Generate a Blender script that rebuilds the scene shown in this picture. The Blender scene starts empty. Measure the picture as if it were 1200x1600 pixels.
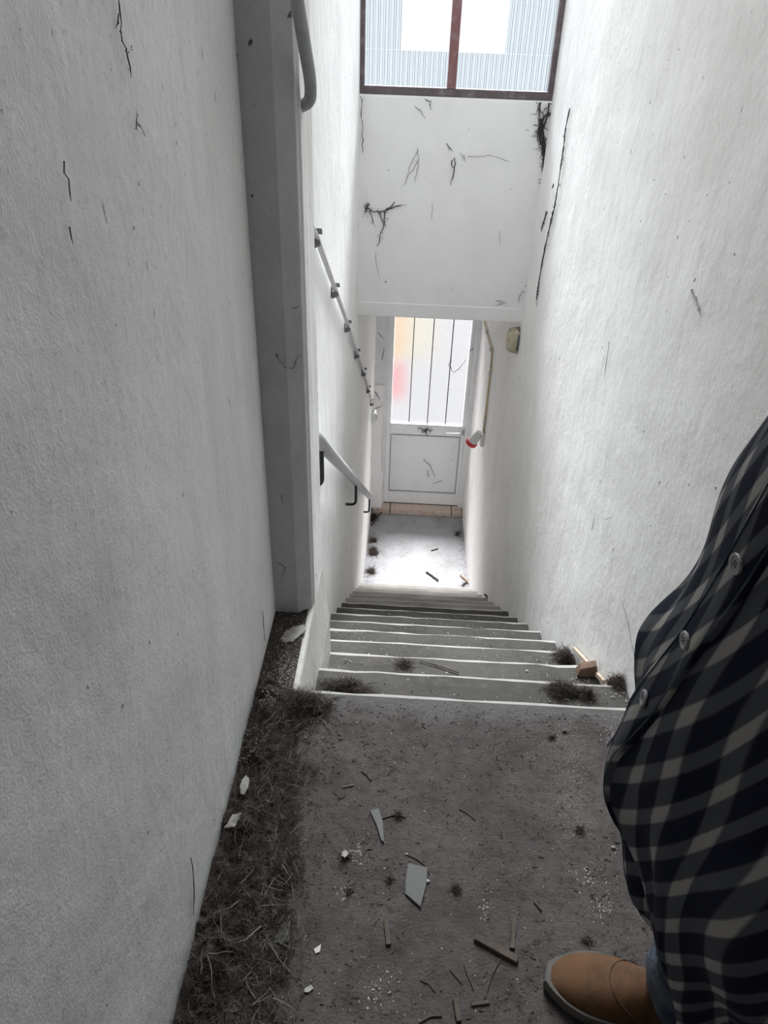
import bpy, bmesh, math, random
from mathutils import Vector, Matrix, noise

random.seed(7)
SC = bpy.context.scene
COL = SC.collection

# ------------------------------------------------------------------ camera
H = 1.5
FPX = 1157.0
PI_, YA, RO = math.radians(34.2436), math.radians(-1.5678), math.radians(2.0601)
_R = Vector((math.cos(YA), -math.sin(YA), 0)); _Y = Vector((math.sin(YA), math.cos(YA), 0)); _Z = Vector((0, 0, 1))
FWD = math.cos(PI_) * _Y - math.sin(PI_) * _Z
_U = math.sin(PI_) * _Y + math.cos(PI_) * _Z
RGT = math.cos(RO) * _R + math.sin(RO) * _U
UPV = math.cos(RO) * _U - math.sin(RO) * _R
EYE = Vector((0, 0, H))
cd = bpy.data.cameras.new('camera'); cam = bpy.data.objects.new('camera', cd); COL.objects.link(cam)
cd.sensor_fit = 'VERTICAL'; cd.sensor_height = 24.0; cd.lens = FPX / 1600 * 24.0; cd.clip_start = 0.02
m = Matrix((RGT, UPV, -FWD)).transposed().to_4x4(); m.translation = EYE
cam.matrix_world = m
SC.camera = cam

# ------------------------------------------------------------------ light
W = bpy.data.worlds.new('sky'); SC.world = W; W.use_nodes = True
wn = W.node_tree.nodes; bg = wn['Background']
bg.inputs[0].default_value = (0.94, 0.96, 1.0, 1); bg.inputs[1].default_value = 1.9
sd = bpy.data.lights.new('sun', 'SUN'); sun = bpy.data.objects.new('sun', sd); COL.objects.link(sun)
sd.energy = 56.0; sd.angle = math.radians(34); sd.color = (1.0, .985, .985)
sun.rotation_euler = Vector((.0, 1.0, 1.18)).to_track_quat('Z', 'Y').to_euler(); sun.location = (0, 9, 7)
SC.view_settings.view_transform = 'Standard'; SC.view_settings.look = 'None'
SC.view_settings.gamma = 1.0; SC.view_settings.use_curve_mapping = False
SC.view_settings.exposure = 0.25
SC.cycles.use_denoising = True
SC.cycles.max_bounces = 24; SC.cycles.diffuse_bounces = 16; SC.cycles.transparent_max_bounces = 16
SC.cycles.sample_clamp_indirect = 6.0

# ------------------------------------------------------------------ helpers
def ray(x, y): return FWD + RGT * ((x - 600) / FPX) - UPV * ((y - 800) / FPX)
def at(x, y, ax, v):
    """point of a real plane (axis ax = v) seen in the photograph at x, y"""
    d = ray(x, y); return EYE + d * ((v - EYE[ax]) / d[ax])

def mesh(name, verts, faces, mat, parent=None, smooth=False, loc=None):
    me = bpy.data.meshes.new(name); me.from_pydata([tuple(v) for v in verts], [], faces); me.validate()
    o = bpy.data.objects.new(name, me); COL.objects.link(o)
    if mat: me.materials.append(mat)
    if smooth:
        for p in me.polygons: p.use_smooth = True
    fix_normals(me)
    if parent is not None: o.parent = parent
    return o
def fix_normals(me):
    bm = bmesh.new(); bm.from_mesh(me); bmesh.ops.recalc_face_normals(bm, faces=bm.faces); bm.to_mesh(me); bm.free()

class G:
    """collects shapes for ONE mesh"""
    def __init__(s): s.v = []; s.f = []
    def box(s, x0, x1, y0, y1, z0, z1):
        n = len(s.v)
        for z in (z0, z1):
            s.v += [(x0, y0, z), (x1, y0, z), (x1, y1, z), (x0, y1, z)]
        s.f += [(n, n+3, n+2, n+1), (n+4, n+5, n+6, n+7)] + [(n+i, n+(i+1) % 4, n+4+(i+1) % 4, n+4+i) for i in range(4)]
    def prism(s, pts, z0, z1):
        n = len(s.v); k = len(pts)
        s.v += [(x, y, z0) for x, y in pts] + [(x, y, z1) for x, y in pts]
        s.f += [tuple(range(n+k-1, n-1, -1)), tuple(range(n+k, n+2*k))] + [(n+i, n+(i+1) % k, n+k+(i+1) % k, n+k+i) for i in range(k)]
    def hull(s, quads):
        """loft of equal rings, capped"""
        n = len(s.v); k = len(quads[0])
        for q in quads: s.v += [tuple(p) for p in q]
        for a in range(len(quads)-1):
            for i in range(k):
                s.f.append((n+a*k+i, n+a*k+(i+1) % k, n+(a+1)*k+(i+1) % k, n+(a+1)*k+i))
        s.f.append(tuple(range(n+k-1, n-1, -1))); b = n+(len(quads)-1)*k; s.f.append(tuple(range(b, b+k)))
    def tube(s, pts, r, k=8, flat=1.0):
        pts = [Vector(p) for p in pts]; rs = r if isinstance(r, (list, tuple)) else [r]*len(pts)
        rings = []; up = None
        for i, p in enumerate(pts):
            t = (pts[min(i+1, len(pts)-1)] - pts[max(i-1, 0)]).normalized()
            if up is None: up = Vector((0, 0, 1)) if abs(t.z) < .9 else Vector((1, 0, 0))
            a = t.cross(up).normalized(); b = a.cross(t).normalized(); up = b
            rings.append([p + (a*math.cos(q)*flat + b*math.sin(q))*rs[i] for q in [2*math.pi*j/k for j in range(k)]])
        s.hull(rings)
    def build(s, name, mat, parent=None, smooth=False, bevel=0, seg=2):
        o = mesh(name, s.v, s.f, mat, parent, smooth)
        if bevel:
            b = o.modifiers.new('bevel', 'BEVEL'); b.width = bevel; b.segments = seg; b.limit_method = 'ANGLE'; b.angle_limit = math.radians(40)
        return o

GROUPS = {'cobweb': 'sooty cobwebs on the walls and the door', 'twig': 'twigs scattered on the floors and steps', 'stick': 'short wooden sticks on the upper floor', 'straw': 'straws at the edge of the moss', 'glass shard': 'broken glass shards on the upper floor', 'plaster flake': 'fallen plaster flakes', 'pebble': 'pebbles on the upper floor', 'debris': 'clumps of dry moss and litter'}
def empty(name, loc, rz=0):
    o = bpy.data.objects.new(name, None); COL.objects.link(o); o.location = loc; o.rotation_euler = (0, 0, rz); o.empty_display_size = .05
    return o
def tag(o, label=None, cat=None, group=None, kind=None):
    if label: o['label'] = label
    if cat: o['category'] = cat
    if cat in GROUPS and not group: group = GROUPS[cat]
    if group: o['group'] = group
    if kind: o['kind'] = kind
    return o
def child_world(o, root):
    """parent a mesh given in world coordinates to an empty elsewhere"""
    o.parent = root; bpy_m = Matrix.Translation(root.location) @ Matrix.Rotation(root.rotation_euler.z, 4, 'Z')
    o.matrix_parent_inverse = bpy_m.inverted(); return o
def bend(pts, r=.02, n=5):
    """round the corners of a path"""
    pts = [Vector(p) for p in pts]; out = [pts[0]]
    for a, b, c in zip(pts, pts[1:], pts[2:]):
        p = b + (a-b).normalized()*min(r, (a-b).length*.45); q = b + (c-b).normalized()*min(r, (c-b).length*.45)
        for i in range(n+1):
            t = i/n; out.append(p*(1-t)**2 + b*2*t*(1-t) + q*t*t)
    out.append(pts[-1]); return out

# ------------------------------------------------------------------ materials
def mat(name, base, rough=.8, noises=(), bump=(), spots=(), streak=None, metal=0, spec=.3):
    """noises: (scale, colour, lo, hi, amount) ; bump: (scale, strength) ; spots: (scale, threshold, colour)"""
    m = bpy.data.materials.new(name); m.use_nodes = True; nt = m.node_tree; N = nt.nodes; L = nt.links
    P = N['Principled BSDF']; P.inputs['Roughness'].default_value = rough; P.inputs['Metallic'].default_value = metal
    P.inputs['Specular IOR Level'].default_value = spec
    tc = N.new('ShaderNodeNewGeometry')
    cur = None
    def rgb(c):
        n = N.new('ShaderNodeRGB'); n.outputs[0].default_value = (*c, 1); return n.outputs[0]
    cur = rgb(base)
    def mix(fac, a, b):
        n = N.new('ShaderNodeMix'); n.data_type = 'RGBA'; L.new(fac, n.inputs[0]); L.new(a, n.inputs[6]); L.new(b, n.inputs[7]); return n.outputs[2]
    for (sc, c, lo, hi, am) in noises:
        vec = tc.outputs['Position']
        if isinstance(sc, tuple):
            mp = N.new('ShaderNodeMapping'); mp.inputs['Scale'].default_value = sc; L.new(vec, mp.inputs[0]); vec = mp.outputs[0]; s = 1
        else: s = sc
        n = N.new('ShaderNodeTexNoise'); n.inputs['Scale'].default_value = s; n.inputs['Detail'].default_value = 7; n.inputs['Roughness'].default_value = .62; L.new(vec, n.inputs['Vector'])
        r = N.new('ShaderNodeMapRange'); r.inputs[1].default_value = lo; r.inputs[2].default_value = hi; r.inputs[4].default_value = am; L.new(n.outputs[0], r.inputs[0])
        cur = mix(r.outputs[0], cur, rgb(c))
    for (sc, th, c) in spots:
        vec = tc.outputs['Position']
        if isinstance(sc, tuple):
            mp = N.new('ShaderNodeMapping'); mp.inputs['Scale'].default_value = sc; L.new(vec, mp.inputs[0]); vec = mp.outputs[0]; s = 1
        else: s = sc
        n = N.new('ShaderNodeTexNoise'); n.inputs['Scale'].default_value = s; n.inputs['Detail'].default_value = 3; L.new(vec, n.inputs['Vector'])
        r = N.new('ShaderNodeMapRange'); r.inputs[1].default_value = th; r.inputs[2].default_value = th+.03; L.new(n.outputs[0], r.inputs[0])
        cur = mix(r.outputs[0], cur, rgb(c))
    L.new(cur, P.inputs['Base Color'])
    if bump:
        prev = None
        for sc, st, dist in bump:
            n = N.new('ShaderNodeTexNoise'); n.inputs['Scale'].default_value = sc; n.inputs['Detail'].default_value = 4; L.new(tc.outputs['Position'], n.inputs['Vector'])
            b = N.new('ShaderNodeBump'); b.inputs['Strength'].default_value = st; b.inputs['Distance'].default_value = dist; L.new(n.outputs[0], b.inputs['Height'])
            if prev: L.new(prev, b.inputs['Normal'])
            prev = b.outputs[0]
        L.new(prev, P.inputs['Normal'])
    return m

PLB = ((260, .35, .002), (45, .22, .006), (4, .3, .04))
M = {}
M['plaster'] = mat('white_plaster', (.88, .875, .865), .85, noises=((2.2, (.78, .77, .75), .42, .75, .8), ((14, 14, 1.6), (.74, .73, .71), .5, .8, .6), (70, (.62, .62, .62), .56, .80, .5)), bump=PLB, spots=((38, .72, (.22, .21, .22)), ((95, 95, 22), .735, (.33, .32, .32)), (110, .73, (.40, .39, .39))))
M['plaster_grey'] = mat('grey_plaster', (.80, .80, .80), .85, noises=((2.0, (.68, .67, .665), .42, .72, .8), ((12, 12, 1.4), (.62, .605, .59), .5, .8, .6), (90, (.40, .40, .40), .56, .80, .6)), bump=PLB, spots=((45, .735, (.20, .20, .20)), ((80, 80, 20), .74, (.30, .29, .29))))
M['plaster_ledge'] = mat('ledge_plaster', (.58, .565, .53), .85, noises=((5, (.42, .40, .37), .42, .72, .8), ((14, 14, 1.6), (.36, .34, .31), .5, .8, .6), (90, (.35, .34, .33), .56, .80, .6)), bump=PLB)
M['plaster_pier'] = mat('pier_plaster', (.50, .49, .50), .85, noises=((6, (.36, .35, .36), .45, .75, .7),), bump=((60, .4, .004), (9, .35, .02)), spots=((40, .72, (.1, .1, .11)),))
M['plaster_beam'] = mat('beam_plaster', (.89, .89, .89), .85, noises=((3, (.80, .79, .78), .45, .75, .7),), bump=((90, .2, .003), (5, .3, .02)), spots=((34, .74, (.3, .29, .3)),))
M['ceiling'] = mat('ceiling_paint', (.88, .88, .88), .9, bump=((40, .2, .004),))
M['floor'] = mat('dusty_floor', (.072, .062, .060), .95, noises=((3, (.105, .094, .090), .42, .72, .95), (11, (.045, .038, .036), .48, .72, .8), (40, (.040, .034, .033), .50, .72, .7), (160, (.16, .148, .145), .58, .78, .6)), bump=((180, .7, .004), (30, .5, .012)), spots=((150, .70, (.34, .32, .30)), (75, .71, (.02, .017, .017))), spec=.1)
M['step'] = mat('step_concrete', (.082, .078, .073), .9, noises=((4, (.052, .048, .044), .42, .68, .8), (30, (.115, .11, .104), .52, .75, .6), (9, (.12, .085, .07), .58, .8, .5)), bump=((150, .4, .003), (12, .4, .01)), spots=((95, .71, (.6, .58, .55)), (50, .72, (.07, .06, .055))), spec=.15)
M['step_clean'] = mat('paler_step_concrete', (.34, .325, .31), .9, noises=((4, (.20, .188, .175), .42, .68, .8), (30, (.25, .24, .225), .52, .75, .6)), bump=((12, .4, .01),), spots=((50, .72, (.1, .09, .08)),), spec=.15)  # paler concrete used for the lower steps
M['nosing'] = mat('worn_nosing', (.52, .50, .48), .8, noises=((30, (.42, .40, .38), .5, .7, .8),), bump=((80, .4, .003),))
M['landing'] = mat('landing_floor', (.37, .38, .40), .85, noises=((5, (.27, .265, .265), .45, .70, .9), (30, (.30, .285, .27), .5, .75, .6)), bump=((90, .3, .003),), spots=((45, .71, (.14, .12, .11)),))
M['tile'] = mat('beige_tile', (.62, .52, .45), .5, noises=((20, (.42, .33, .27), .45, .7, .8),), bump=((60, .2, .002),))
M['grout'] = mat('dark_grout', (.08, .06, .05), .95, bump=((60, .3, .003),))
M['door'] = mat('door_paint', (.86, .87, .88), .55, noises=((9, (.66, .66, .65), .55, .85, .6),), bump=((30, .15, .004),), spots=((30, .73, (.2, .17, .16)),))
M['door_joint'] = mat('grimy_joint', (.30, .30, .31), .8, noises=((40, (.5, .5, .5), .5, .7, .7),))  # recess shade around the door panel, put in as dark grey
M['white'] = mat('white_paint', (.80, .81, .82), .5, noises=((14, (.6, .59, .57), .5, .75, .6),), bump=((30, .15, .003),))
M['steel'] = mat('rusty_steel', (.13, .105, .11), .7, noises=((22, (.30, .27, .28), .5, .72, .7),), bump=((70, .5, .003),))
M['steel_red'] = mat('rusty_red_steel', (.24, .12, .12), .7, noises=((20, (.33, .25, .27), .5, .72, .7),), bump=((70, .5, .003),))
M['rail'] = mat('handrail_grey', (.50, .50, .51), .45, noises=((40, (.30, .30, .31), .5, .7, .7),), bump=((90, .3, .002),))
M['rail_top'] = mat('rail_grey_paint', (.36, .37, .38), .5, noises=((25, (.26, .26, .27), .5, .7, .6),), bump=((50, .2, .002),))
M['iron'] = mat('black_iron', (.035, .035, .04), .5, bump=((90, .2, .002),))
M['clip'] = mat('clip_grey', (.13, .13, .14), .5, bump=((90, .2, .002),))
M['conduit'] = mat('conduit_plastic', (.62, .61, .62), .45, noises=((14, (.5, .49, .48), .5, .7, .6),))
M['yellow'] = mat('yellowed_plastic', (.62, .55, .36), .45, noises=((14, (.5, .4, .25), .5, .7, .6),))
M['cream'] = mat('cream_plastic', (.50, .46, .34), .45, noises=((30, (.28, .25, .2), .5, .68, .8),))
M['socket'] = mat('socket_white', (.72, .74, .72), .4, noises=((30, (.55, .55, .53), .5, .7, .6),))
M['red'] = mat('red_plastic', (.62, .05, .06), .4)
M['dark'] = mat('dark_dirt', (.035, .03, .028), .95, bump=((90, .5, .004),))
M['web'] = mat('sooty_web', (.055, .052, .058), .95)
M['web_grey'] = mat('grey_web', (.20, .20, .21), .95)
M['moss'] = mat('dry_moss', (.085, .068, .060), .95, noises=((60, (.17, .14, .12), .5, .7, .9), (14, (.035, .028, .025), .45, .65, .8)))
M['soil'] = mat('dark_soil', (.05, .04, .035), .97, noises=((40, (.12, .10, .085), .5, .7, .8),), bump=((120, .8, .006), (30, .6, .02)))
M['straw'] = mat('dry_straw', (.21, .175, .14), .85, noises=((50, (.12, .09, .07), .45, .7, .8),))
M['flake'] = mat('plaster_flake', (.36, .345, .33), .85, noises=((35, (.22, .21, .20), .45, .7, .9),), bump=((100, .5, .003),))
M['crumb'] = mat('plaster_crumb', (.50, .48, .45), .9)
M['crumb_dark'] = mat('dirt_crumb', (.05, .042, .038), .95)
M['twig'] = mat('brown_twig', (.085, .063, .052), .85, noises=((80, (.06, .045, .04), .45, .7, .8),), bump=((150, .5, .002),))
M['wood'] = mat('grey_wood', (.095, .076, .064), .85, noises=(((40, 40, 40), (.045, .036, .031), .45, .7, .8),), bump=((120, .5, .002),))
M['pinewood'] = mat('pale_wood', (.50, .40, .32), .75, noises=(((60, 8, 60), (.33, .2, .12), .45, .7, .8),), bump=((120, .4, .002),))
M['skin'] = mat('skin', (.55, .35, .26), .55, noises=((30, (.48, .27, .2), .45, .7, .6),), bump=((200, .2, .001),))
M['hair'] = mat('brown_hair', (.05, .035, .025), .6, noises=(((200, 200, 10), (.1, .07, .05), .4, .7, .8),), bump=((200, .6, .003),))
M['suede'] = mat('brown_suede', (.115, .060, .030), .85, noises=((14, (.052, .028, .016), .42, .68, .85), (220, (.15, .076, .045), .5, .75, .5)), bump=((400, .4, .001), (25, .25, .006)), spec=.2)
M['sole'] = mat('grey_rubber', (.115, .108, .098), .8, noises=((30, (.065, .06, .055), .45, .7, .8),), bump=((200, .3, .001),))
M['thread'] = mat('tan_thread', (.075, .04, .024), .8)
M['denim'] = mat('blue_denim', (.028, .042, .066), .9, noises=((16, (.13, .15, .19), .46, .66, .85), (300, (.16, .19, .24), .55, .8, .5)), bump=((500, .4, .001), (18, .5, .02)))
M['denim_pale'] = mat('pale_denim', (.32, .32, .35), .9, noises=((200, (.22, .23, .26), .5, .8, .5),), bump=((500, .4, .001),))
M['button'] = mat('grey_button', (.30, .30, .31), .35, noises=((60, (.22, .22, .23), .4, .7, .6),))
M['eye'] = mat('eye_white', (.7, .7, .68), .2)
M['lip'] = mat('lip', (.45, .2, .17), .5)

def glass_mat(name, tcol, mixf, dcol, tilt=None):
    m = bpy.data.materials.new(name); m.use_nodes = True; nt = m.node_tree; N = nt.nodes; L = nt.links
    for n in list(N):
        if n.type != 'OUTPUT_MATERIAL': N.remove(n)
    out = [n for n in N if n.type == 'OUTPUT_MATERIAL'][0]
    t = N.new('ShaderNodeBsdfTransparent'); t.inputs[0].default_value = (*tcol, 1)
    d = N.new('ShaderNodeBsdfTranslucent'); d.inputs[0].default_value = (*dcol, 1)
    g = N.new('ShaderNodeBsdfGlossy'); g.inputs['Roughness'].default_value = .25; g.inputs[0].default_value = (.9, .9, .9, 1)
    mx = N.new('ShaderNodeMixShader'); mx.inputs[0].default_value = mixf
    L.new(t.outputs[0], mx.inputs[1]); L.new(d.outputs[0], mx.inputs[2])
    mx2 = N.new('ShaderNodeMixShader'); mx2.inputs[0].default_value = .05
    L.new(mx.outputs[0], mx2.inputs[1]); L.new(g.outputs[0], mx2.inputs[2])
    geo = N.new('ShaderNodeNewGeometry')
    ns = N.new('ShaderNodeTexNoise'); ns.inputs['Scale'].default_value = 70; ns.inputs['Detail'].default_value = 4
    L.new(geo.outputs['Position'], ns.inputs['Vector'])
    b = N.new('ShaderNodeBump'); b.inputs['Strength'].default_value = .5; b.inputs['Distance'].default_value = .004
    L.new(ns.outputs[0], b.inputs['Height']); L.new(b.outputs[0], d.inputs['Normal']); L.new(b.outputs[0], g.inputs['Normal'])
    # dust on the pane makes it unevenly dull
    r = N.new('ShaderNodeMapRange'); r.inputs[1].default_value = .35; r.inputs[2].default_value = .7; r.inputs[3].default_value = max(0, mixf*.6); r.inputs[4].default_value = min(1, mixf*1.6)
    L.new(ns.outputs[0], r.inputs[0]); L.new(r.outputs[0], mx.inputs[0])
    L.new(mx2.outputs[0], out.inputs['Surface'])
    return m
M['glass_window'] = glass_mat('reeded_glass', (.60, .63, .645), .02, (.3, .3, .3))
M['glass_roof'] = glass_mat('roof_glass', (.42, .43, .43), .3, (.5, .5, .5))  # panes of the rooflight added for fill daylight
M['glass_clear'] = glass_mat('clear_glass', (.655, .665, .67), .02, (.5, .5, .5))  # brighter tint puts the window's overexposure into the glass
M['glass_door'] = glass_mat('frosted_glass', (.64, .64, .64), .02, (.4, .4, .4))
M['glass_shard'] = mat('dusty_glass_shard', (.078, .079, .074), .5, noises=((30, (.075, .073, .070), .45, .75, .8),), spec=.25)
M['glass_edge'] = mat('shard_edge', (.42, .46, .44), .3, spec=.6)

def worn_edge(m, y0, y1, col):
    """foot wear along the stair edge: the dust is trodden off there"""
    nt = m.node_tree; N = nt.nodes; L = nt.links; P = N['Principled BSDF']; src = P.inputs['Base Color'].links[0].from_socket
    ge = N.new('ShaderNodeNewGeometry'); sp = N.new('ShaderNodeSeparateXYZ'); L.new(ge.outputs['Position'], sp.inputs[0])
    n = N.new('ShaderNodeTexNoise'); n.inputs['Scale'].default_value = 9; n.inputs['Detail'].default_value = 6; L.new(ge.outputs['Position'], n.inputs['Vector'])
    a = N.new('ShaderNodeMath'); a.operation = 'MULTIPLY_ADD'; a.inputs[1].default_value = .16; L.new(n.outputs[0], a.inputs[0]); L.new(sp.outputs[1], a.inputs[2])
    r = N.new('ShaderNodeMapRange'); r.interpolation_type = 'SMOOTHSTEP'; r.inputs[1].default_value = y0+.08; r.inputs[2].default_value = y1+.08; r.inputs[4].default_value = .85; L.new(a.outputs[0], r.inputs[0])
    mx = N.new('ShaderNodeMix'); mx.data_type = 'RGBA'; L.new(r.outputs[0], mx.inputs[0]); L.new(src, mx.inputs[6]); mx.inputs[7].default_value = (*col, 1); L.new(mx.outputs[2], P.inputs['Base Color'])
worn_edge(M['floor'], 1.24, 1.33, (.115, .112, .108))

# ------------------------------------------------------------------ dimensions
Y0, GO, RI, NS = 1.349, .2616, .1908, 15
ZL = -NS*RI                      # lower landing level
TOP = 3.3
YW, YD, YB = 4.39, 6.50, -1.6
def xr(y): return .6771 - .0151*(y-4)
def xc(y): return -.3279 + .0089*(y-4)
XL, XA, YP, YP2 = -.357, -.250, 1.64, 1.88

# ------------------------------------------------------------------ walls
def struct(o): o['kind'] = 'structure'; return o
g = G(); g.prism([(XL-.15, YB), (XL, YB), (XL, YP), (XL-.15, YP)], -3.1, TOP)
struct(g.build('wall_left', M['plaster_grey']))
g = G(); g.prism([(XL-.15, YP), (XL, YP), (-.289, YP), (XA-.002, YP+.028), (XA, YP+.05), (XA, YP2-.004), (XA-.006, YP2), (-.36, YP2), (-.5, YP2)], 0, TOP)
struct(g.build('wall_pier', M['plaster_pier'], bevel=.003))
# the pier's inner flank: a skim of paler render, like the stair wall
g = G(); g.prism([(XA-.001, YP+.052), (XA+.004, YP+.056), (XA+.005, 1.76), (XA+.001, 1.80), (XA+.003, YP2-.002), (XA-.001, YP2-.002)], .0, TOP)
fl = g.build('plaster_skim', M['plaster']); fl.parent = bpy.data.objects['wall_pier']
g = G(); g.prism([(-.5, YW+.18), (xc(YW+.18), YW+.18), (xc(YD+.2), YD+.2), (-.5, YD+.2)], -3.1, .10); g.prism([(-.5, YP2), (xc(YP2), YP2), (xc(YW+.18), YW+.18), (-.5, YW+.18)], -3.1, TOP)
struct(g.build('wall_stair_left', M['plaster']))
g = G(); g.prism([(xr(YW+.18), YW+.18), (xr(YW+.18)+.15, YW+.18), (xr(YD+.2)+.15, YD+.2), (xr(YD+.2), YD+.2)], -3.1, .10); g.prism([(xr(YB), YB), (xr(YB)+.15, YB), (xr(YW+.18)+.15, YW+.18), (xr(YW+.18), YW+.18)], -3.1, TOP)
struct(g.build('wall_right', M['plaster']))
# back wall of the upper landing
g = G(); g.box(XL-.15, .95, YB-.15, YB, -.2, TOP)
struct(g.build('wall_back', M['plaster_grey']))
# beam wall over the lower flight
g = G(); g.box(-.36, .71, YW, YW+.18, -.05, 1.13)
struct(g.build('wall_front', M['plaster_beam'], bevel=.012))
g = G(); g.box(-.36, .71, YW-.004, YW+.01, -.052, .035)
struct(g.build('trim_1', M['plaster_beam'], bevel=.006))
g = G(); g.box(-.36, .71, YW+.17, YD+.2, -.05, .10)
struct(g.build('ceiling_lower', M['ceiling']))
g = G(); g.box(-.50, .95, YB-.15, 1.9, TOP, TOP+.15)
struct(g.build('ceiling', M['ceiling']))
# unseen glazed rooflight, added over the stairwell to bring in more light
g = G(); g.box(-.50, .86, 1.88, 1.94, TOP, TOP+.1); g.box(-.50, .86, YW+.1, YW+.2, TOP, TOP+.1); g.box(-.5, -.33, 1.94, YW+.1, TOP, TOP+.1); g.box(.67, .86, 1.94, YW+.1, TOP, TOP+.1)
rl = struct(g.build('window_2', M['steel']))
for i in range(3):
    g = G(); y = 1.94+i*.85; g.box(-.33, .67, y+.01, y+.84, TOP+.05, TOP+.056); pn = g.build('pane', M['glass_roof']); pn.parent = rl
    g = G(); g.box(-.33, .67, y+.84, y+.86, TOP+.02, TOP+.08); pn = g.build('glazing_bar', M['steel']); pn.parent = rl
# floors
g = G(); g.box(XL-.02, xr(0)+.03, YB-.15, Y0-.0105, -.24, 0)
struct(g.build('floor', M['floor']))
g = G(); g.box(-.36, .70, Y0+14*GO-.3, YD+.2, ZL-.15, ZL)
struct(g.build('floor_lower', M['landing']))
# ledge beside the first steps (battered inner face)
g = G()
z_ = [(.0, 0), (-.012, .004), (-.22, .026), (-.8, .034), (-3.0, .034)]
rings = []
for z, o in z_:
    rings.append([(-.42, Y0-.03, z), (XA+o, Y0-.03, z), (XA+o, 1.50, z), (XA+o*1.02, 1.7, z), (XA+o, YP2+.002, z), (-.42, YP2+.002, z)])
g.hull(rings)
ledge = struct(g.build('trim_2', M['plaster_ledge'], bevel=.006))
ground = []
g = G(); g.box(XL, XA-.012, Y0-.02, YP+.03, .0, .006)
dust = g.build('ledge_dust', M['soil']); dust.parent = ledge

# ------------------------------------------------------------------ stairs
root = tag(empty('staircase', (0, Y0, 0)), 'long straight flight of worn grey concrete steps going down to the door', 'stairs')
for k in range(NS):
    y = Y0 + k*GO; z = -k*RI
    xl, xrr = (XA-.005 if y < 1.9 else xc(y)-.002), xr(y)+.002
    if k == 0: xl = XA - .07
    def edge(seed, yy, amp): return [(xl + (xrr-xl)*i/14, yy + amp*noise.noise(Vector((i*.9, seed*7.3, 2)))) for i in range(15)]
    yb = y - GO - .005 if k else y - .05
    # body
    g = G(); g.box(xl, xrr, (yb if k else Y0-.012), y-.022, z-.6, z-.002)
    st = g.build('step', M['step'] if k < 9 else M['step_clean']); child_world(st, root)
    # tread slab with an uneven worn edge
    e = edge(k, y, .006); n = 15; V = []; F = []
    prof = [(-.022, -.034), (-.006, -.034), (0, -.027), (0, -.008), (-.0015, -.002), (-.0045, .0005), (-.022, -.004)]
    for (x, yy) in e:
        dz = .0025*noise.noise(Vector((x*9, k*3.1, 0)))
        for (py, pz) in prof: V.append((x, yy+py, z+pz+dz))
    kk = len(prof)
    for i in range(n-1):
        for j in range(kk): F.append((i*kk+j, (i+1)*kk+j, (i+1)*kk+(j+1) % kk, i*kk+(j+1) % kk))
    F += [tuple(range(kk)), tuple(range((n-1)*kk, n*kk))]
    nz = mesh('nosing', V, F, M['nosing'], smooth=False); nz.parent = st
    V = []; F = []
    rows = 6; y_s = (y-GO+.0) if k else (Y0-.012)
    if k == 0: rows = 1
    for j in range(rows+1):
        for i, (x, yy) in enumerate(e):
            yy2 = y_s + (yy-.004-y_s)*j/rows
            V.append((x, yy2, z + (.003*noise.noise(Vector((x*4, yy2*6, k*2.2))) + .002 if j < rows else 0)))
    for j in range(rows):
        for i in range(14): F.append((j*15+i, j*15+i+1, (j+1)*15+i+1, (j+1)*15+i))
    if k:
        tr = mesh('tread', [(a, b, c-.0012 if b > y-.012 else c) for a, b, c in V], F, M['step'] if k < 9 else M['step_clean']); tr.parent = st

# ------------------------------------------------------------------ window over the beam
root = struct(empty('window_1', (.18, YW, 1.13)))
def W_(x0, x1, y0, y1, z0, z1, name, m, bev=.002):
    g = G(); g.box(x0, x1, y0, y1, z0, z1); o = g.build(name, m, bevel=bev); child_world(o, root); return o
WX0, WX1, WXM, WT = xc(YW)+.001, xr(YW)-.001, .148, TOP-.02
W_(WX0, WX1, YW+.0, YW+.05, 1.13, 1.166, 'bottom_rail', M['steel'])
W_(WX0, WX1, YW+.0, YW+.05, WT-.04, WT, 'top_rail', M['steel'])
W_(WX0, WX0+.022, YW+.0, YW+.05, 1.166, WT-.04, 'side_frame', M['steel'])
W_(WX1-.026, WX1, YW+.0, YW+.05, 1.166, WT-.04, 'side_frame', M['steel'])
W_(WXM-.023, WXM+.023, YW-.008, YW+.05, 1.166, WT-.04, 'mullion', M['steel_red'])
W_(WX0+.022, WXM-.023, YW+.0, YW+.05, 2.25, 2.28, 'transom', M['steel'])
W_(WXM+.023, WX1-.026, YW+.0, YW+.05, 2.25, 2.28, 'transom', M['steel'])
for (a, b, p, q) in ((WX0+.022, WXM-.023, -.122, WXM-.023), (WXM+.023, WX1-.026, WXM+.023, .405)):
    # reeded glass around a brighter rectangle that paints in the overexposed glare
    for n_, x0, x1, z0, z1, m_ in (('pane', a, b, 1.166, 1.325, 'glass_window'), ('pane', a if a < p else q, p if a < p else b, 1.3255, 2.25, 'glass_window'), ('clear_pane', p, q, 1.3255, 2.25, 'glass_clear'), ('pane', a, b, 2.28, WT-.04, 'glass_window')):
        W_(x0, x1, YW+.024, YW+.029, z0, z1, n_, M[m_], 0)
g = G()
for (a, b, fa, fb) in ((WX0+.022, WXM-.023, -.122, 9), (WXM+.023, WX1-.026, -9, .405)):
    x = a + .012; i = 0
    while x < b - .006:
        inside = fa < x < fb  # ribs stop short where the glare is painted in
        g.box(x, x+(.0022 if i % 3 else .0014), YW+.0205, YW+.0235, 1.168, 1.325 if inside else 2.245)
        x += .0095 if i % 2 == 0 else .0165
        i += 1
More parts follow.
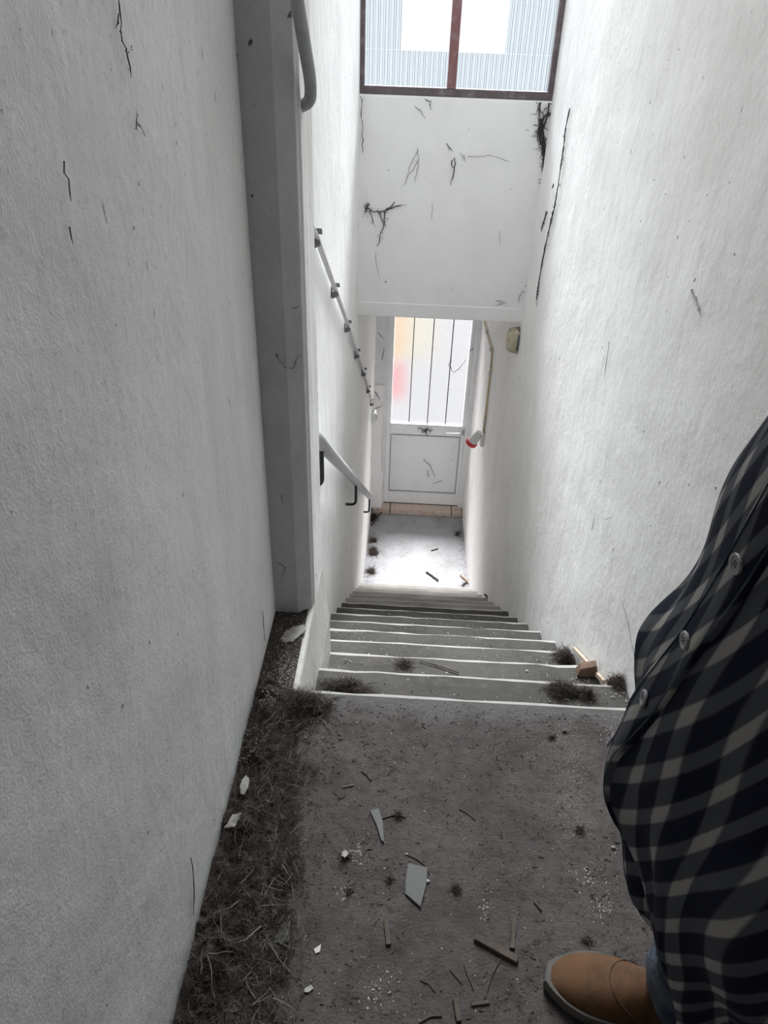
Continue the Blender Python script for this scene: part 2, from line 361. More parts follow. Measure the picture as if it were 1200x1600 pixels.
o = g.build('glass_rib', mat('rib_grey', (.30, .32, .34), .5)); o['kind'] = 'stuff'; child_world(o, root)

# ------------------------------------------------------------------ entrance door
root = struct(empty('door_1', (.18, YD, ZL+.06)))
ZS = ZL+.06
def D_(x0, x1, y0, y1, z0, z1, name, m=None, bev=.004, par=None):
    g = G(); g.box(x0, x1, y0, y1, z0, z1); o = g.build(name, m or M['door'], bevel=bev); child_world(o, root); return o
XD0, XD1 = xc(YD), xr(YD)
DT = -.36
D_(-.204, -.1872, YD-.03, YD+.1, ZS, DT+.06, 'frame_side', M['white'])
D_(.5892, XD1+.02, YD-.03, YD+.1, ZS, DT+.06, 'frame_side', M['white'])
D_(-.1872, .5892, YD-.03, YD+.1, DT-.003, DT+.06, 'frame_head', M['white'])
g = G(); g.box(-.40, .70, YD-.0, YD+.15, DT+.06, -.04)
struct(g.build('wall_end', M['plaster']))
g = G(); g.box(-.40, -.204, YD+.02, YD+.15, ZL-.1, DT+.06)
struct(g.build('wall_end', M['plaster']))
D_(-.187, -.142, YD, YD+.045, ZS+.004, DT-.004, 'stile')
D_(.556, .589, YD, YD+.045, ZS+.004, DT-.004, 'stile')
D_(-.142, .556, YD, YD+.045, -1.985, -1.868, 'middle_rail')
D_(-.142, .556, YD, YD+.045, ZS+.004, ZS+.145, 'bottom_rail')
D_(-.142, .556, YD, YD+.045, DT-.08, DT-.004, 'top_rail')
D_(-.142, .556, YD+.026, YD+.036, ZS+.145, -1.985, 'panel', bev=0)
g = G()   # panel moulding
for (a, b, c, d) in ((-.142, .556, ZS+.145, ZS+.157), (-.142, .556, -1.997, -1.985)):
    g.box(a, b, YD+.012, YD+.026, c, d)
for (a, b) in ((-.142, -.130), (.544, .556)): g.box(a, b, YD+.012, YD+.026, ZS+.157, -1.997)
child_world(g.build('moulding', M['door'], bevel=.002), root)
for q_ in ((-.136, .550, ZS+.150, ZS+.154), (-.136, .550, -1.994, -1.990)): D_(*q_[:2], YD-.0008, YD+.026, *q_[2:], 'joint', M['door_joint'], 0)  # dark strips stand in for the shade along the recessed panel edge
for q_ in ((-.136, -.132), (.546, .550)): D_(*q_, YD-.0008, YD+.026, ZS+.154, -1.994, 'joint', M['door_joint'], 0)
D_(-.1872, .5892, YD-.004, YD+.03, ZS-.002, ZS+.004, 'joint', M['dark'], 0)
D_(-.142, .556, YD-.01, YD+.01, -1.880, -1.862, 'glazing_bead', M['white'], .002)
bx = [.035, .214, .391]
xs = [-.142] + bx + [.556]
for i in range(4):
    D_(xs[i]+.004, xs[i+1]-.004, YD+.018, YD+.024, -1.868, DT-.08, 'pane', M['glass_door'], 0)
for x in bx:
    D_(x-.004, x+.004, YD+.002, YD+.034, -1.90, DT-.08, 'glazing_bar', M['steel'], 0)
g = G(); g.tube(bend([(.535, YD, -1.925), (.535, YD-.045, -1.925), (.40, YD-.045, -1.93)], .015), .010, 10)
child_world(g.build('lever_handle', M['white'], smooth=True), root)
g = G(); g.box(.56, .585, YD-.006, YD+.001, -1.965, -1.895); kp = g.build('keyhole_plate', M['rail'], bevel=.008, seg=3); child_world(kp, root)
g = G(); g.box(.569, .575, YD-.008, YD-.005, -1.94, -1.915); child_world(g.build('keyhole', M['dark']), root)
# sill with three tiles
sl = struct(empty('trim_3', (.18, 6.4, ZL)))
g = G(); g.box(XD0, XD1, 6.385, YD+.1, ZL-.0, ZS-.006); child_world(g.build('sill_bed', M['grout']), sl)
for (a, b) in ((XD0+.01, -.118), (-.108, .520), (.530, XD1-.006)):
    g = G(); g.box(a, b, 6.372, 6.386, ZL+.004, ZS-.001); g.box(a, b, 6.3865, YD-.005, ZS-.012, ZS)
    child_world(g.build('tile', M['tile'], bevel=.002), sl)
# boxed nib on the left of the door
g = G(); g.hull([[(-.31, 6.395, z), (-.212, 6.395, z), (-.204, 6.41, z), (-.204, YD+.02, z), (-.40, YD+.02, z), (-.40, 6.395, z)] for z in (ZL+.02, ZL+.05, -1.43)])
struct(g.build('trim_4', M['plaster_beam'], bevel=.008))
g = G(); g.box(-.40, -.212, 6.42, YD+.02, -1.43, -.05)
struct(g.build('trim_5', M['white'], bevel=.004))
g = G(); g.tube([(-.2075, 6.388, -2.35), (-.2075, 6.388, -1.6), (-.206, 6.405, -.06)], .006, 6)
tag(g.build('white_cable', M['white'], smooth=True), 'thin white cable running down the corner left of the door', 'cable')

# outside the door: pavement, a bright yellow-orange and red hoarding
g = G(); g.box(-2.5, 3, YD+.16, 14, ZL-.15, ZL+.02)
struct(g.build('ground', mat('asphalt', (.054, .057, .060), .9, noises=((2, (.049, .052, .056), .4, .7, .7),), bump=((30, .3, .01),))))
def blur_sheet():
    m = bpy.data.materials.new('faded_sheet'); m.use_nodes = True; nt = m.node_tree; N = nt.nodes; L = nt.links; P = N['Principled BSDF']; P.inputs['Roughness'].default_value = .9
    ge = N.new('ShaderNodeNewGeometry'); sp = N.new('ShaderNodeSeparateXYZ'); L.new(ge.outputs['Position'], sp.inputs[0])
    def ss(out, a, b):
        r = N.new('ShaderNodeMapRange'); r.interpolation_type = 'SMOOTHSTEP'; r.inputs[1].default_value = a; r.inputs[2].default_value = b; L.new(out, r.inputs[0]); return r.outputs[0]
    def mul(a, b):
        n = N.new('ShaderNodeMath'); n.operation = 'MULTIPLY'; L.new(a, n.inputs[0]); L.new(b, n.inputs[1]); return n.outputs[0]
    def mx(f, a, b):
        n = N.new('ShaderNodeMix'); n.data_type = 'RGBA'; L.new(f, n.inputs[0])
        for q, i in ((a, 6), (b, 7)):
            if isinstance(q, tuple): n.inputs[i].default_value = (*q, 1)
            else: L.new(q, n.inputs[i])
        return n.outputs[2]
    base = (.058, .061, .065)
    c = mx(mul(ss(sp.outputs[0], .75, -.05), ss(sp.outputs[1], 9.9, 11.2)), base, (.068, .062, .040))
    c = mx(mul(ss(sp.outputs[0], .12, -.22), ss(sp.outputs[1], 10.1, 10.9)), c, (.076, .045, .015))
    c = mx(mul(mul(ss(sp.outputs[0], .10, -.16), ss(sp.outputs[1], 8.7, 9.4)), ss(sp.outputs[1], 10.7, 10.0)), c, (.078, .018, .020))
    L.new(c, P.inputs['Base Color']); return m
V = []; F = []
for j in range(13):
    for i in range(13):
        x = -1.2+2.6*i/12; y = 7.6+5.4*j/12
        V.append((x+.03*noise.noise(Vector((y*2, i, 1))), y+.04*noise.noise(Vector((x*3, j, 2))), ZL+.024+.012*abs(noise.noise(Vector((x*4, y*4, 3))))))
for j in range(12):
    for i in range(12): F.append((j*13+i, j*13+i+1, j*13+i+14, j*13+i+13))
o = mesh('ground_sheet', V, F, blur_sheet(), smooth=True)
tag(o, 'pale ground sheet outside with blurred yellow and red patches behind the door glass', 'sheet')

# ------------------------------------------------------------------ handrail, conduit, sockets
hr = tag(empty('handrail', (-.27, 2.0, .38)), 'grey pipe handrail on black L brackets running down the left stair wall', 'handrail')
XH = -.27
p0 = Vector((XH, 1.96, .425)); p1 = Vector((XH, 5.27, -1.94))
g = G(); g.tube([p0, p0.lerp(p1, .3), p0.lerp(p1, .7), p1], .023, 14); child_world(g.build('rail', M['rail'], smooth=True), hr)
for t in (.045, .515, .985):
    q = p0.lerp(p1, t)
    g = G(); g.tube(bend([q, q+Vector((0, 0, -.16)), (xc(q.y)-.004, q.y, q.z-.16)], .03), .008, 8)
    child_world(g.build('bracket', M['iron'], smooth=True), hr)
# short rail on the pier at the top
gr = tag(empty('grab_rail', (XA, 1.7, 1.34)), 'thick grey painted grab rail hooked into the pier edge at the very top', 'handrail')
pts = [(XL+.01, 1.16, 1.84), (-.225, 1.22, 1.80), at(463, -5, 0, -.222), at(485.5, 128, 0, -.222), (-.226, 1.705, 1.338), (XA-.002, 1.73, 1.325)]
g = G(); g.tube(bend(pts, .035, 6), .0125, 14, 1.0); child_world(g.build('rail', M['rail_top'], smooth=True), gr)

cr = tag(empty('cable_conduit', (-.31, 2.5, .87)), 'thin grey conduit clipped diagonally down the left stair wall above the handrail', 'conduit')
cp = [(1.95, 1.18), (2.52, .868), (3.056, .525), (3.61, .169), (4.2, -.217), (4.78, -.587), (5.31, -.962), (5.79, -1.306)]
XQ = .016
g = G(); g.tube(bend([(xc(y)+XQ, y, z) for y, z in cp] + [(xc(5.98)+XQ, 5.99, -1.38), (xc(6.0)+XQ, 6.03, -1.52)], .03, 3), .0105, 8)
child_world(g.build('pipe', M['conduit'], smooth=True), cr)
for i, (y, z) in enumerate(cp[1:]):
    d = Vector((0, cp[2][0]-cp[1][0], cp[2][1]-cp[1][1])).normalized(); n_ = Vector((0, -d.z, d.y)).normalized()
    c = Vector((xc(y), y, z))
    g = G(); ring = []
    for (a, b) in ((-.0, -.034), (.010, -.034), (.030, -.024), (.030, -.014), (.004, -.014), (.004, .013), (.034, .013), (.034, .024), (-.0, .024)):
        ring.append(c + Vector((a, 0, 0)) + n_*b)
    g.hull([[p - d*.014 for p in ring], [p + d*.014 for p in ring]])
    child_world(g.build('clip', M['clip'], bevel=.001), cr)
sw = tag(empty('light_switch', (xc(6.04), 6.04, -1.56)), 'small cream switch box at the bottom of the diagonal conduit', 'switch')
g = G(); g.box(xc(6.04)-.001, xc(6.04)+.04, 6.0, 6.08, -1.61, -1.52); child_world(g.build('box', M['socket'], bevel=.004), sw)
g = G(); g.box(xc(6.04)+.038, xc(6.04)+.05, 6.02, 6.06, -1.59, -1.54); child_world(g.build('rocker', M['cream'], bevel=.003), sw)
g = G(); g.tube([(xc(6.05)+.008, 6.05, -1.61), (xc(6.05)+.008, 6.06, -2.1)], .005, 6); child_world(g.build('lower_cable', M['white'], smooth=True), sw)

# right wall: yellow cable and red socket, bulkhead lamp
yc = tag(empty('yellow_cable', (xr(5.44), 5.44, -.68)), 'yellowed plastic cable pipe on the right wall leading down to the red plug socket', 'conduit')
XR_ = lambda y: xr(y)-.012
g = G(); g.tube(bend([(XR_(YD-.04), YD-.04, -.70), (XR_(6.19), 6.19, -.70), (XR_(5.46), 5.46, -.68), (XR_(5.44), 5.44, -.82), (XR_(5.42), 5.42, -1.36)], .05, 5), .0095, 8)
child_world(g.build('pipe', M['yellow'], smooth=True), yc)
for (y, z, v) in ((5.95, -.693, 0), (5.55, -.683, 0), (5.44, -.84, 1), (5.422, -1.25, 1)):
    g = G()
    if v: g.box(XR_(y)-.014, xr(y), y-.018, y+.018, z-.012, z+.012)
    else: g.box(XR_(y)-.014, xr(y), y-.012, y+.012, z-.018, z+.018)
    child_world(g.build('clip', M['conduit'], bevel=.002), yc)
so_ = tag(empty('plug_socket', (xr(5.42), 5.42, -1.42)), 'white industrial plug socket with a red lip on the far right wall', 'socket')
c0 = Vector((xr(5.42)-.045, 5.42, -1.355)); ax = Vector((-.45, .15, -.9)).normalized()
def ringat(c, ax, r, k=16, sx=1):
    a = ax.cross(Vector((0, 1, 0))).normalized(); b = a.cross(ax)
    return [c + (a*math.cos(2*math.pi*i/k) + b*math.sin(2*math.pi*i/k)*sx)*r for i in range(k)]
g = G(); g.hull([ringat(c0+ax*d, ax, r) for d, r in ((-.005, .02), (0, .028), (.05, .036), (.10, .043), (.105, .043))]); child_world(g.build('housing', M['socket'], smooth=True), so_)
g = G(); g.hull([ringat(c0+ax*d, ax, r) for d, r in ((.104, .046), (.108, .05), (.135, .05), (.138, .047))]); child_world(g.build('red_ring', M['red'], smooth=True), so_)
g = G(); g.box(xr(5.42)-.03, xr(5.42)+.002, 5.38, 5.46, -1.47, -1.35); child_world(g.build('back_plate', M['socket'], bevel=.006), so_)
g = G(); g.box(c0.x-.034, c0.x-.026, 5.405, 5.435, -1.41, -1.40); child_world(g.build('catch', M['dark']), so_)
lm = tag(empty('bulkhead_lamp', (xr(4.42), 4.42, -.18)), 'dirty cream oval lamp cover on the right wall just under the beam', 'lamp')
g = G(); rings = []
for d, s in ((0, 1), (.02, 1.02), (.05, .96), (.066, .82), (.072, .6)):
    rings.append([(xr(4.42)-d, 4.42+.055*s*math.copysign(abs(math.cos(q))**.6, math.cos(q)), -.175+.075*s*math.copysign(abs(math.sin(q))**.7, math.sin(q))) for q in [2*math.pi*j/20 for j in range(20)]])
g.hull(rings); child_world(g.build('cover', M['cream'], smooth=True), lm)
g = G(); rings = []
for d in (0, .012):
    rings.append([(xr(4.42)-d, 4.42+.062*math.cos(q), -.175+.083*math.sin(q)) for q in [2*math.pi*j/20 for j in range(20)]])
g.hull(rings); child_world(g.build('base_ring', M['clip']), lm)

# ------------------------------------------------------------------ cobwebs and soot strands on the walls
def strands(paths, r=.0015, k=4):
    g = G()
    for p in paths:
        rr = [r*(.55+.6*random.random()) for _ in p]; rr[-1] *= .3
        g.tube(p, rr, k)
    return g
def wander(p, d, n, step, amp, ax, lift=.004):
    """a loose strand on a wall whose normal axis is ax"""
    out = [Vector(p)]; d = Vector(d).normalized()
    for i in range(n):
        j = Vector((random.uniform(-1, 1), random.uniform(-1, 1), random.uniform(-1, 1)))*amp; j[ax] = 0
        d = (d + j).normalized(); q = out[-1] + d*step; q[ax] = p[ax] + random.uniform(-1, 1)*lift*.5
        out.append(q)
    return out
yb_ = YW-.007
def web(name_label, pix, ax, val, m='web', r=.0018, extra=0, spread=.05, group=None, cat='cobweb'):
    """pix: list of polylines given where they lie on the wall"""
    P = []
    for line in pix:
        L_ = [at(x, y, ax, val) for x, y in line]; Q = []
        for a, b in zip(L_, L_[1:]):
            n = max(2, int((b-a).length/.02))
            for i in range(n):
                q = a.lerp(b, i/n)
                for c in range(3):
                    if c != ax: q[c] += random.uniform(-.004, .004)
                Q.append(q)
        Q.append(L_[-1]); P.append(Q)
    allq = [q for Q in P for q in Q]
    root = tag(empty('cobweb', sum(allq, Vector())/len(allq)), name_label, cat, group)
    for Q in P:
        child_world(strands([Q], r).build('strand', M[m]), root)
    if extra:
        E_ = []
        for _ in range(extra*len(P)*3):
            E_.append(wander(random.choice(allq), (random.uniform(-1, 1), random.uniform(-1, 1), random.uniform(-1.6, .5)), 6, spread/9*random.uniform(.4, 1.4), .9, ax))
        o = strands(E_, r*.38, 3).build('fibres', M[m]); o['kind'] = 'stuff'; child_world(o, root)
    return root
web('black cobweb tuft with trailing arms on the left side of the beam', [[(572, 318), (575, 325), (583, 330), (590, 331), (600, 330), (610, 322), (617, 315)], [(576, 316), (574, 330)], [(572, 322), (570, 333)], [(595, 329), (597, 345), (600, 352), (594, 368), (590, 385)], [(602, 331), (601, 345), (600, 352)], [(600, 330), (612, 325), (631, 320)], [(578, 330), (584, 352)], [(577, 319), (571, 332)]], 1, yb_, r=.0028, extra=3, spread=.04)
web('long sooty cobweb mass hanging in the upper right corner of the beam', [[(858, 160), (856, 175), (846, 190), (845, 205), (848, 225), (850, 240), (848, 255), (851, 288)], [(846, 185), (842, 200), (839, 220)], [(860, 175), (852, 190), (848, 205)], [(845, 190), (850, 215), (853, 245)], [(846, 195), (844, 215), (849, 240)], [(845, 160), (843, 185)]], 1, yb_, r=.0046, extra=9, spread=.06)
web('fine double cobweb strand near the top middle of the beam', [[(652, 235), (640, 262), (632, 290), (637, 278), (654, 248), (648, 285)], [(652, 232), (655, 250)]], 1, yb_, m='web', r=.0012, extra=1)
web('dark curled cobweb strand in the middle of the beam', [[(697, 225), (708, 237)], [(710, 247), (712, 255), (707, 280), (704, 288)], [(706, 250), (707, 262)]], 1, yb_, r=.0026, extra=2, spread=.02)
web('short black cobweb curl under the window sill left of the mullion', [[(648, 167), (658, 172), (664, 185)], [(672, 160), (673, 170)], [(663, 155), (670, 158)]], 1, yb_, r=.0022, extra=2, spread=.02)
web('small forked cobweb right of the middle of the beam', [[(721, 240), (723, 252)], [(725, 243), (727, 254)], [(730, 245), (770, 243), (797, 253)]], 1, yb_, r=.0011, extra=1, spread=.02)
web('thin vertical cobweb thread low in the middle right of the beam', [[(781, 360), (781, 382)]], 1, yb_, r=.0012)
web('dotted cobweb strand on the lower left of the beam', [[(675, 318), (675, 345)], [(586, 395), (590, 425), (594, 440)]], 1, yb_, r=.0010)
web('cobweb specks in the lower right corner of the beam', [[(810, 470), (812, 460), (820, 455)], [(774, 470), (790, 472), (776, 478)], [(822, 448), (826, 440)]], 1, yb_, r=.0016, extra=3, spread=.03)
web('row of dark cobweb scraps down the left corner of the beam', [[(564, 150), (566, 205), (567, 240)], [(553, 190), (552, 205)], [(552, 255), (551, 275)], [(553, 310), (553, 335)], [(555, 345), (555, 372)]], 1, YW-.014, r=.0022, extra=1, spread=.03)
XRW = xr(4.0)-.006
web('sooty cobweb line running down the right wall beside the beam', [[(884, 200), (880, 235), (872, 290), (866, 325), (860, 350), (853, 380), (847, 410), (842, 440), (838, 470)], [(868, 320), (862, 338)], [(890, 170), (882, 210)]], 0, XRW, r=.0034, extra=6, spread=.09)
web('pair of short black cobweb tufts on the right wall corner below the mass', [[(865, 288), (862, 295)], [(855, 330), (848, 350), (846, 358)]], 0, XRW, r=.004, extra=3, spread=.05)
web('long thin crack-like cobweb on the right wall near the plaid shirt', [[(972, 940), (980, 965), (986, 1000), (993, 1030)]], 0, xr(1.6)-.004, m='web_grey', r=.0013)
web('pale grey cobweb smear in the middle of the right wall', [[(938, 485), (925, 500), (912, 520)], [(952, 535), (947, 570), (944, 595)]], 0, xr(2.4)-.004, m='web_grey', r=.0010, extra=2, spread=.03)
web('short grey cobweb smudge on the upper right wall', [[(1080, 455), (1090, 472), (1094, 490)]], 0, xr(1.8)-.004, m='web_grey', r=.0022, extra=2, spread=.02)
web('curved grey cobweb hair low on the right wall', [[(940, 808), (948, 813), (956, 806)], [(924, 828), (930, 808)]], 0, xr(2.2)-.004, m='web_grey', r=.0010)
XLW = XL+.004
web('dark forked cobweb strand high on the left wall', [[(186, 5), (188, 30), (191, 60), (199, 90), (205, 122)], [(197, 85), (205, 75)], [(186, 28), (180, 45)]], 0, XLW, r=.0009, extra=1, spread=.01)
web('small hooked cobweb below the forked one on the left wall', [[(213, 178), (214, 195), (221, 200), (228, 214)], [(214, 195), (210, 202)]], 0, XLW, r=.0007, extra=1, spread=.01)
web('long faint cobweb strand at the far left of the left wall', [[(99, 258), (106, 285), (111, 315)], [(110, 350), (115, 382)]], 0, XLW, m='web_grey', r=.0010)
web('cobweb thread hanging near the floor on the left wall', [[(299, 1340), (301, 1370), (304, 1400), (302, 1430)], [(410, 955), (413, 985), (415, 1005)]], 0, XLW, r=.0010, extra=1, spread=.01)
web('black cobweb blots in the corner between left wall and pier', [[(362, 55), (363, 70), (365, 95)], [(370, 170), (371, 190)], [(378, 268), (380, 292)], [(391, 435), (392, 455)]], 1, YP-.004, r=.0022, extra=2, spread=.012)
web('looping cobweb hair on the pier face', [[(432, 555), (440, 570), (447, 575), (458, 572), (465, 555)], [(437, 775), (444, 790)], [(433, 880), (446, 888), (440, 910)], [(458, 480), (468, 476)]], 1, YP-.004, r=.0009, extra=2, spread=.015)
web('fan of cobweb on the middle rail of the door', [[(656, 668), (663, 673), (670, 668)], [(665, 670), (667, 680)], [(660, 676), (667, 672), (674, 674)]], 1, YD-.012, r=.004, extra=5, spread=.06)
web('cobweb strand across the right pane of the door', [[(702, 570), (708, 582), (716, 578), (728, 562)], [(700, 572), (706, 560)], [(733, 550), (746, 540)]], 1, YD-.004, r=.003, extra=1, spread=.04)
web('cobweb scribble on the lower door panel', [[(662, 718), (672, 727), (680, 745)], [(668, 735), (669, 747)], [(678, 756), (692, 750)]], 1, YD-.002, r=.003, extra=2, spread=.04)
web('cobweb scraps on the nib left of the door', [[(590, 520), (600, 530)], [(597, 560), (600, 545)], [(586, 612), (594, 625)], [(583, 640), (600, 633)]], 1, 6.39, r=.003, extra=1, spread=.03)

# ------------------------------------------------------------------ debris
class B:
    """thin bent blades and fibres"""
    def __init__(s): s.v = []; s.f = []
    def blade(s, p, d, L_, w, curl=.5, seg=3):
        p = Vector(p); d = Vector(d).normalized(); n = len(s.v)
        a = d.cross(Vector((random.uniform(-1, 1), random.uniform(-1, 1), random.uniform(-1, 1)))).normalized()
        for i in range(seg+1):
            t = i/seg; ww = w*(1-t*.75)
            b = d.cross(a).normalized()
            s.v += [tuple(p + a*ww), tuple(p - a*ww*.5 + b*ww*.86), tuple(p - a*ww*.5 - b*ww*.86)]
            d = (d + Vector((random.uniform(-1, 1), random.uniform(-1, 1), random.uniform(-1, 1)))*curl*.6).normalized()
            p = p + d*(L_/seg)
            if p.z < s.zmin: p.z = s.zmin + .0005
        for i in range(seg):
            for j in range(3): s.f.append((n+3*i+j, n+3*i+(j+1) % 3, n+3*i+3+(j+1) % 3, n+3*i+3+j))
    zmin = .001
def mound(cx, cy, rx, ry, h, z, seed, m='soil', name='soil', res=18, inner=None):
    V = []; F = []
    for j in range(res+1):
        for i in range(res+1):
            u, v = i/res*2-1, j/res*2-1
            r = math.sqrt(u*u+v*v); an = math.atan2(v, u); r /= .72+.55*noise.noise(Vector((math.cos(an)*1.3+seed, math.sin(an)*1.3, seed*.37))); k = max(0, 1-r**1.6)
            hz = h*k*(.55+.9*abs(noise.noise(Vector((u*3+seed, v*3, seed)))) + .5*noise.noise(Vector((u*8, v*8+seed, 1))))
            hz *= max(0, 1-max(abs(u), abs(v))**6)
            x = cx+u*rx
            if inner is not None: x = max(x, inner)
            V.append((x, cy+v*ry, z + max(hz, -.004) - .004))
    for j in range(res):
        for i in range(res):
            q = (j*(res+1)+i, j*(res+1)+i+1, (j+1)*(res+1)+i+1, (j+1)*(res+1)+i)
            if max(V[a][2] for a in q) > z-.0035: F.append(q)
    return V, F

def clump(name, label, cx, cy, z, rx, ry, h, nb, seed, mats=('moss', 'straw'), lw=(.02, .05), inner=None, group=None, cat='debris'):
    random.seed(seed)
    V, F = mound(cx, cy, rx, ry, h, z, seed, res=14, inner=inner)
    root = tag(empty(name, (cx, cy, z)), label, cat, group)
    o = mesh('soil', V, F, M['soil']); child_world(o, root)
    for mi, mm in enumerate(mats):
        b = B(); b.zmin = z
        for _ in range(int(nb*(1.8 if mi == 0 else .12))):
            a = random.uniform(0, 2*math.pi); r = random.random()**.75; lob = .72+.55*noise.noise(Vector((math.cos(a)*1.3+seed, math.sin(a)*1.3, seed*.37))); r *= lob*random.choice((1, 1, 1, 1.15, 1.5))
            x, y = cx + rx*r*math.cos(a)*1.05, cy + ry*r*math.sin(a)*1.05
            if inner is not None and x < inner+.004: x = inner+.004
            zz = z + h*max(0, 1-(r/lob)**1.6)*random.uniform(.2, 1.25)
            b.blade((x, y, zz), (random.uniform(-1, 1), random.uniform(-1, 1), random.uniform(-.5, .45)), random.uniform(*lw)*random.choice((.4, .5, .7, 1.1)), random.uniform(.0004, .0009)*(1.2 if mi else 1), 1.5, 4)
        if inner is not None: b.v = [(max(q[0], inner), q[1], q[2]) for q in b.v]
        o = mesh('fibres' if mi == 0 else 'straws', b.v, b.f, M[mm]); o['kind'] = 'stuff'; child_world(o, root)
    return root

# the long bank of dry moss along the left wall
random.seed(3)
def bank_w(y):   # right edge of the bank at a distance y
    f = min(len(at_w)-1.001, max(0, (y-.5)/.05)); i = int(f); return (at_w[i]*(1-f+i)+at_w[i+1]*(f-i))*(1+.22*noise.noise(Vector((y*16, 5, 5)))+.10*noise.noise(Vector((y*50, 1, 5))))
at_w = []
for i in range(20):
    y = .5 + .05*i
    w = .17 if y < .72 else (.165 if y < .95 else (.15 if y < 1.12 else .12))
    at_w.append(w*(1+.18*noise.noise(Vector((i*.7, 3, 1)))))
bank = tag(empty('moss_bank', (XL+.08, .9, 0)), 'long dark bank of dry moss and grass heaped along the foot of the left wall', 'debris')
V = []; F = []; nx, ny = 22, 110; yA, yB = .30, 1.34
def hgt(x, y):
    w = bank_w(y); u = (x-XL)/w
    if u > 1.25: return -.004
    k = max(0, 1-max(0, u)**2)
    h = (.016+.022*noise.noise(Vector((x*14, y*9, 4))) + .045*abs(noise.noise(Vector((x*24, y*24, 9)))))*k + .014*noise.noise(Vector((x*60, y*60, 2)))*k
    if .98 < y < 1.10: h *= .7
    return h*(.35+.65*min(1, (x-XL)/.03)) - .002
for j in range(ny+1):
    for i in range(nx+1):
        y = yA+(yB-yA)*j/ny; x = XL+.001 + .23*i/nx
        V.append((x, y, hgt(x, y)))
for j in range(ny):
    for i in range(nx): F.append((j*(nx+1)+i, j*(nx+1)+i+1, (j+1)*(nx+1)+i+1, (j+1)*(nx+1)+i))
o = mesh('soil', V, F, M['soil']); child_world(o, bank)
bf, bs = B(), B()
for _ in range(30000):
    y = random.uniform(.32, 1.27); w = bank_w(y)
    dens = .35 + 1.3*abs(noise.noise(Vector((y*7, 2, 8))))
    if random.random() > dens + .25: continue
    x = XL + .006 + w*random.random()**.85*(1.05 if random.random() < .9 else 1.35)
    nn = noise.noise(Vector((x*22, y*22, 5)))
    if nn < -.18 and random.random() < .6: continue
    z = max(.001, hgt(x, y)) + random.uniform(0, .012)
    az = random.gauss(.4, 1.3)
    bf.blade((x, y, z), (math.cos(az), math.sin(az), random.uniform(-.1, .55)), random.uniform(.008, .024), random.uniform(.0004, .0009), 1.5, 4)
    if random.random() < .018:
        bs.blade((x, y, z+.003), (math.cos(az), math.sin(az), random.uniform(-.1, .35)), random.uniform(.02, .06), random.uniform(.0005, .0011), .45)
for b, nm, mm in ((bf, 'fibres', 'moss'), (bs, 'straws', 'straw')):
    b.v = [(max(q[0], XL+.0015), q[1], q[2]) for q in b.v]
    o = mesh(nm, b.v, b.f, M[mm]); o['kind'] = 'stuff'; child_world(o, bank)

P = at(478, 1100, 2, .02); clump('moss_clump', 'round nest-like clump of dark moss at the left end of the top step edge', -.225, 1.285, 0, .085, .055, .040, 1500, 11, lw=(.02, .06))
P = at(545, 1068, 2, -RI); clump('moss_clump', 'dark moss clump on the left part of the second step', P.x, P.y-.03, -RI+.003, .075, .05, .035, 900, 12)
P = at(878, 1081, 2, -RI); clump('moss_clump', 'dark crumbly moss clump on the right part of the second step', P.x, P.y, -RI+.003, .06, .035, .028, 700, 13)
P = at(915, 1088, 2, -RI); clump('moss_clump', 'smaller moss clump just right of the crumbly one on the second step', P.x, P.y, -RI+.003, .038, .026, .02, 350, 14)
P = at(966, 1068, 2, -RI); clump('moss_clump', 'small moss and plaster clump against the right wall on the second step', P.x, P.y, -RI+.003, .035, .03, .02, 300, 15)
P = at(888, 1025, 2, -3*RI); clump('moss_clump', 'dark moss tuft against the right wall on the fourth step', P.x-.02, P.y-.02, -3*RI+.003, .05, .05, .05, 500, 16)
P = at(632, 1040, 2, -2*RI); clump('moss_clump', 'flat star-shaped tuft of twiggy moss on the third step', P.x, P.y, -2*RI+.003, .035, .025, .008, 160, 17, lw=(.02, .06))
P = at(592, 812, 2, ZL); clump('moss_clump', 'litter heap under the nib left of the door', -.28, 6.28, ZL, .05, .09, .035, 300, 18, lw=(.03, .09))
P = at(580, 862, 2, ZL); clump('moss_clump', 'dark litter heap halfway along the left edge of the lower landing', xc(5.6)+.07, P.y, ZL, .07, .10, .035, 300, 19, lw=(.03, .08))
P = at(583, 845, 2, ZL); clump('moss_clump', 'small litter heap nearer the door on the left of the lower landing', P.x, P.y, ZL, .05, .05, .03, 160, 20, lw=(.03, .08))
P = at(580, 893, 2, ZL); clump('moss_clump', 'grey twiggy litter at the foot of the stairs on the left', P.x, P.y, ZL, .07, .07, .02, 200, 21, lw=(.04, .09))
P = at(715, 835, 2, ZL); clump('moss_clump', 'small dark litter patch on the right edge of the lower landing', P.x, P.y, ZL, .035, .05, .015, 120, 22, lw=(.03, .06))
for (px, py, lab, r) in ((905, 1298, 'black moss scrap on the right side of the upper floor', .017), (918, 1470, 'black clod on the floor just beyond the brown shoe', .012), (862, 1152, 'dark crumb of moss near the top step on the right', .012), (541, 1338, 'crumbly dirt spot left of the glass shards', .016), (545, 1392, 'small dark dirt clod near the left shard', .010), (712, 1390, 'flat dark dirt crust right of the large glass shard', .018), (608, 1375, 'dark dirt fleck beside the large glass shard', .009), (622, 1275, 'brown litter beside the narrow glass shard', .014)):
    P = at(px, py, 2, 0); random.seed(px); clump('dirt_clod', lab, P.x, P.y, .001, r, r*.7, r*.6, 60, px, lw=(.006, .022))

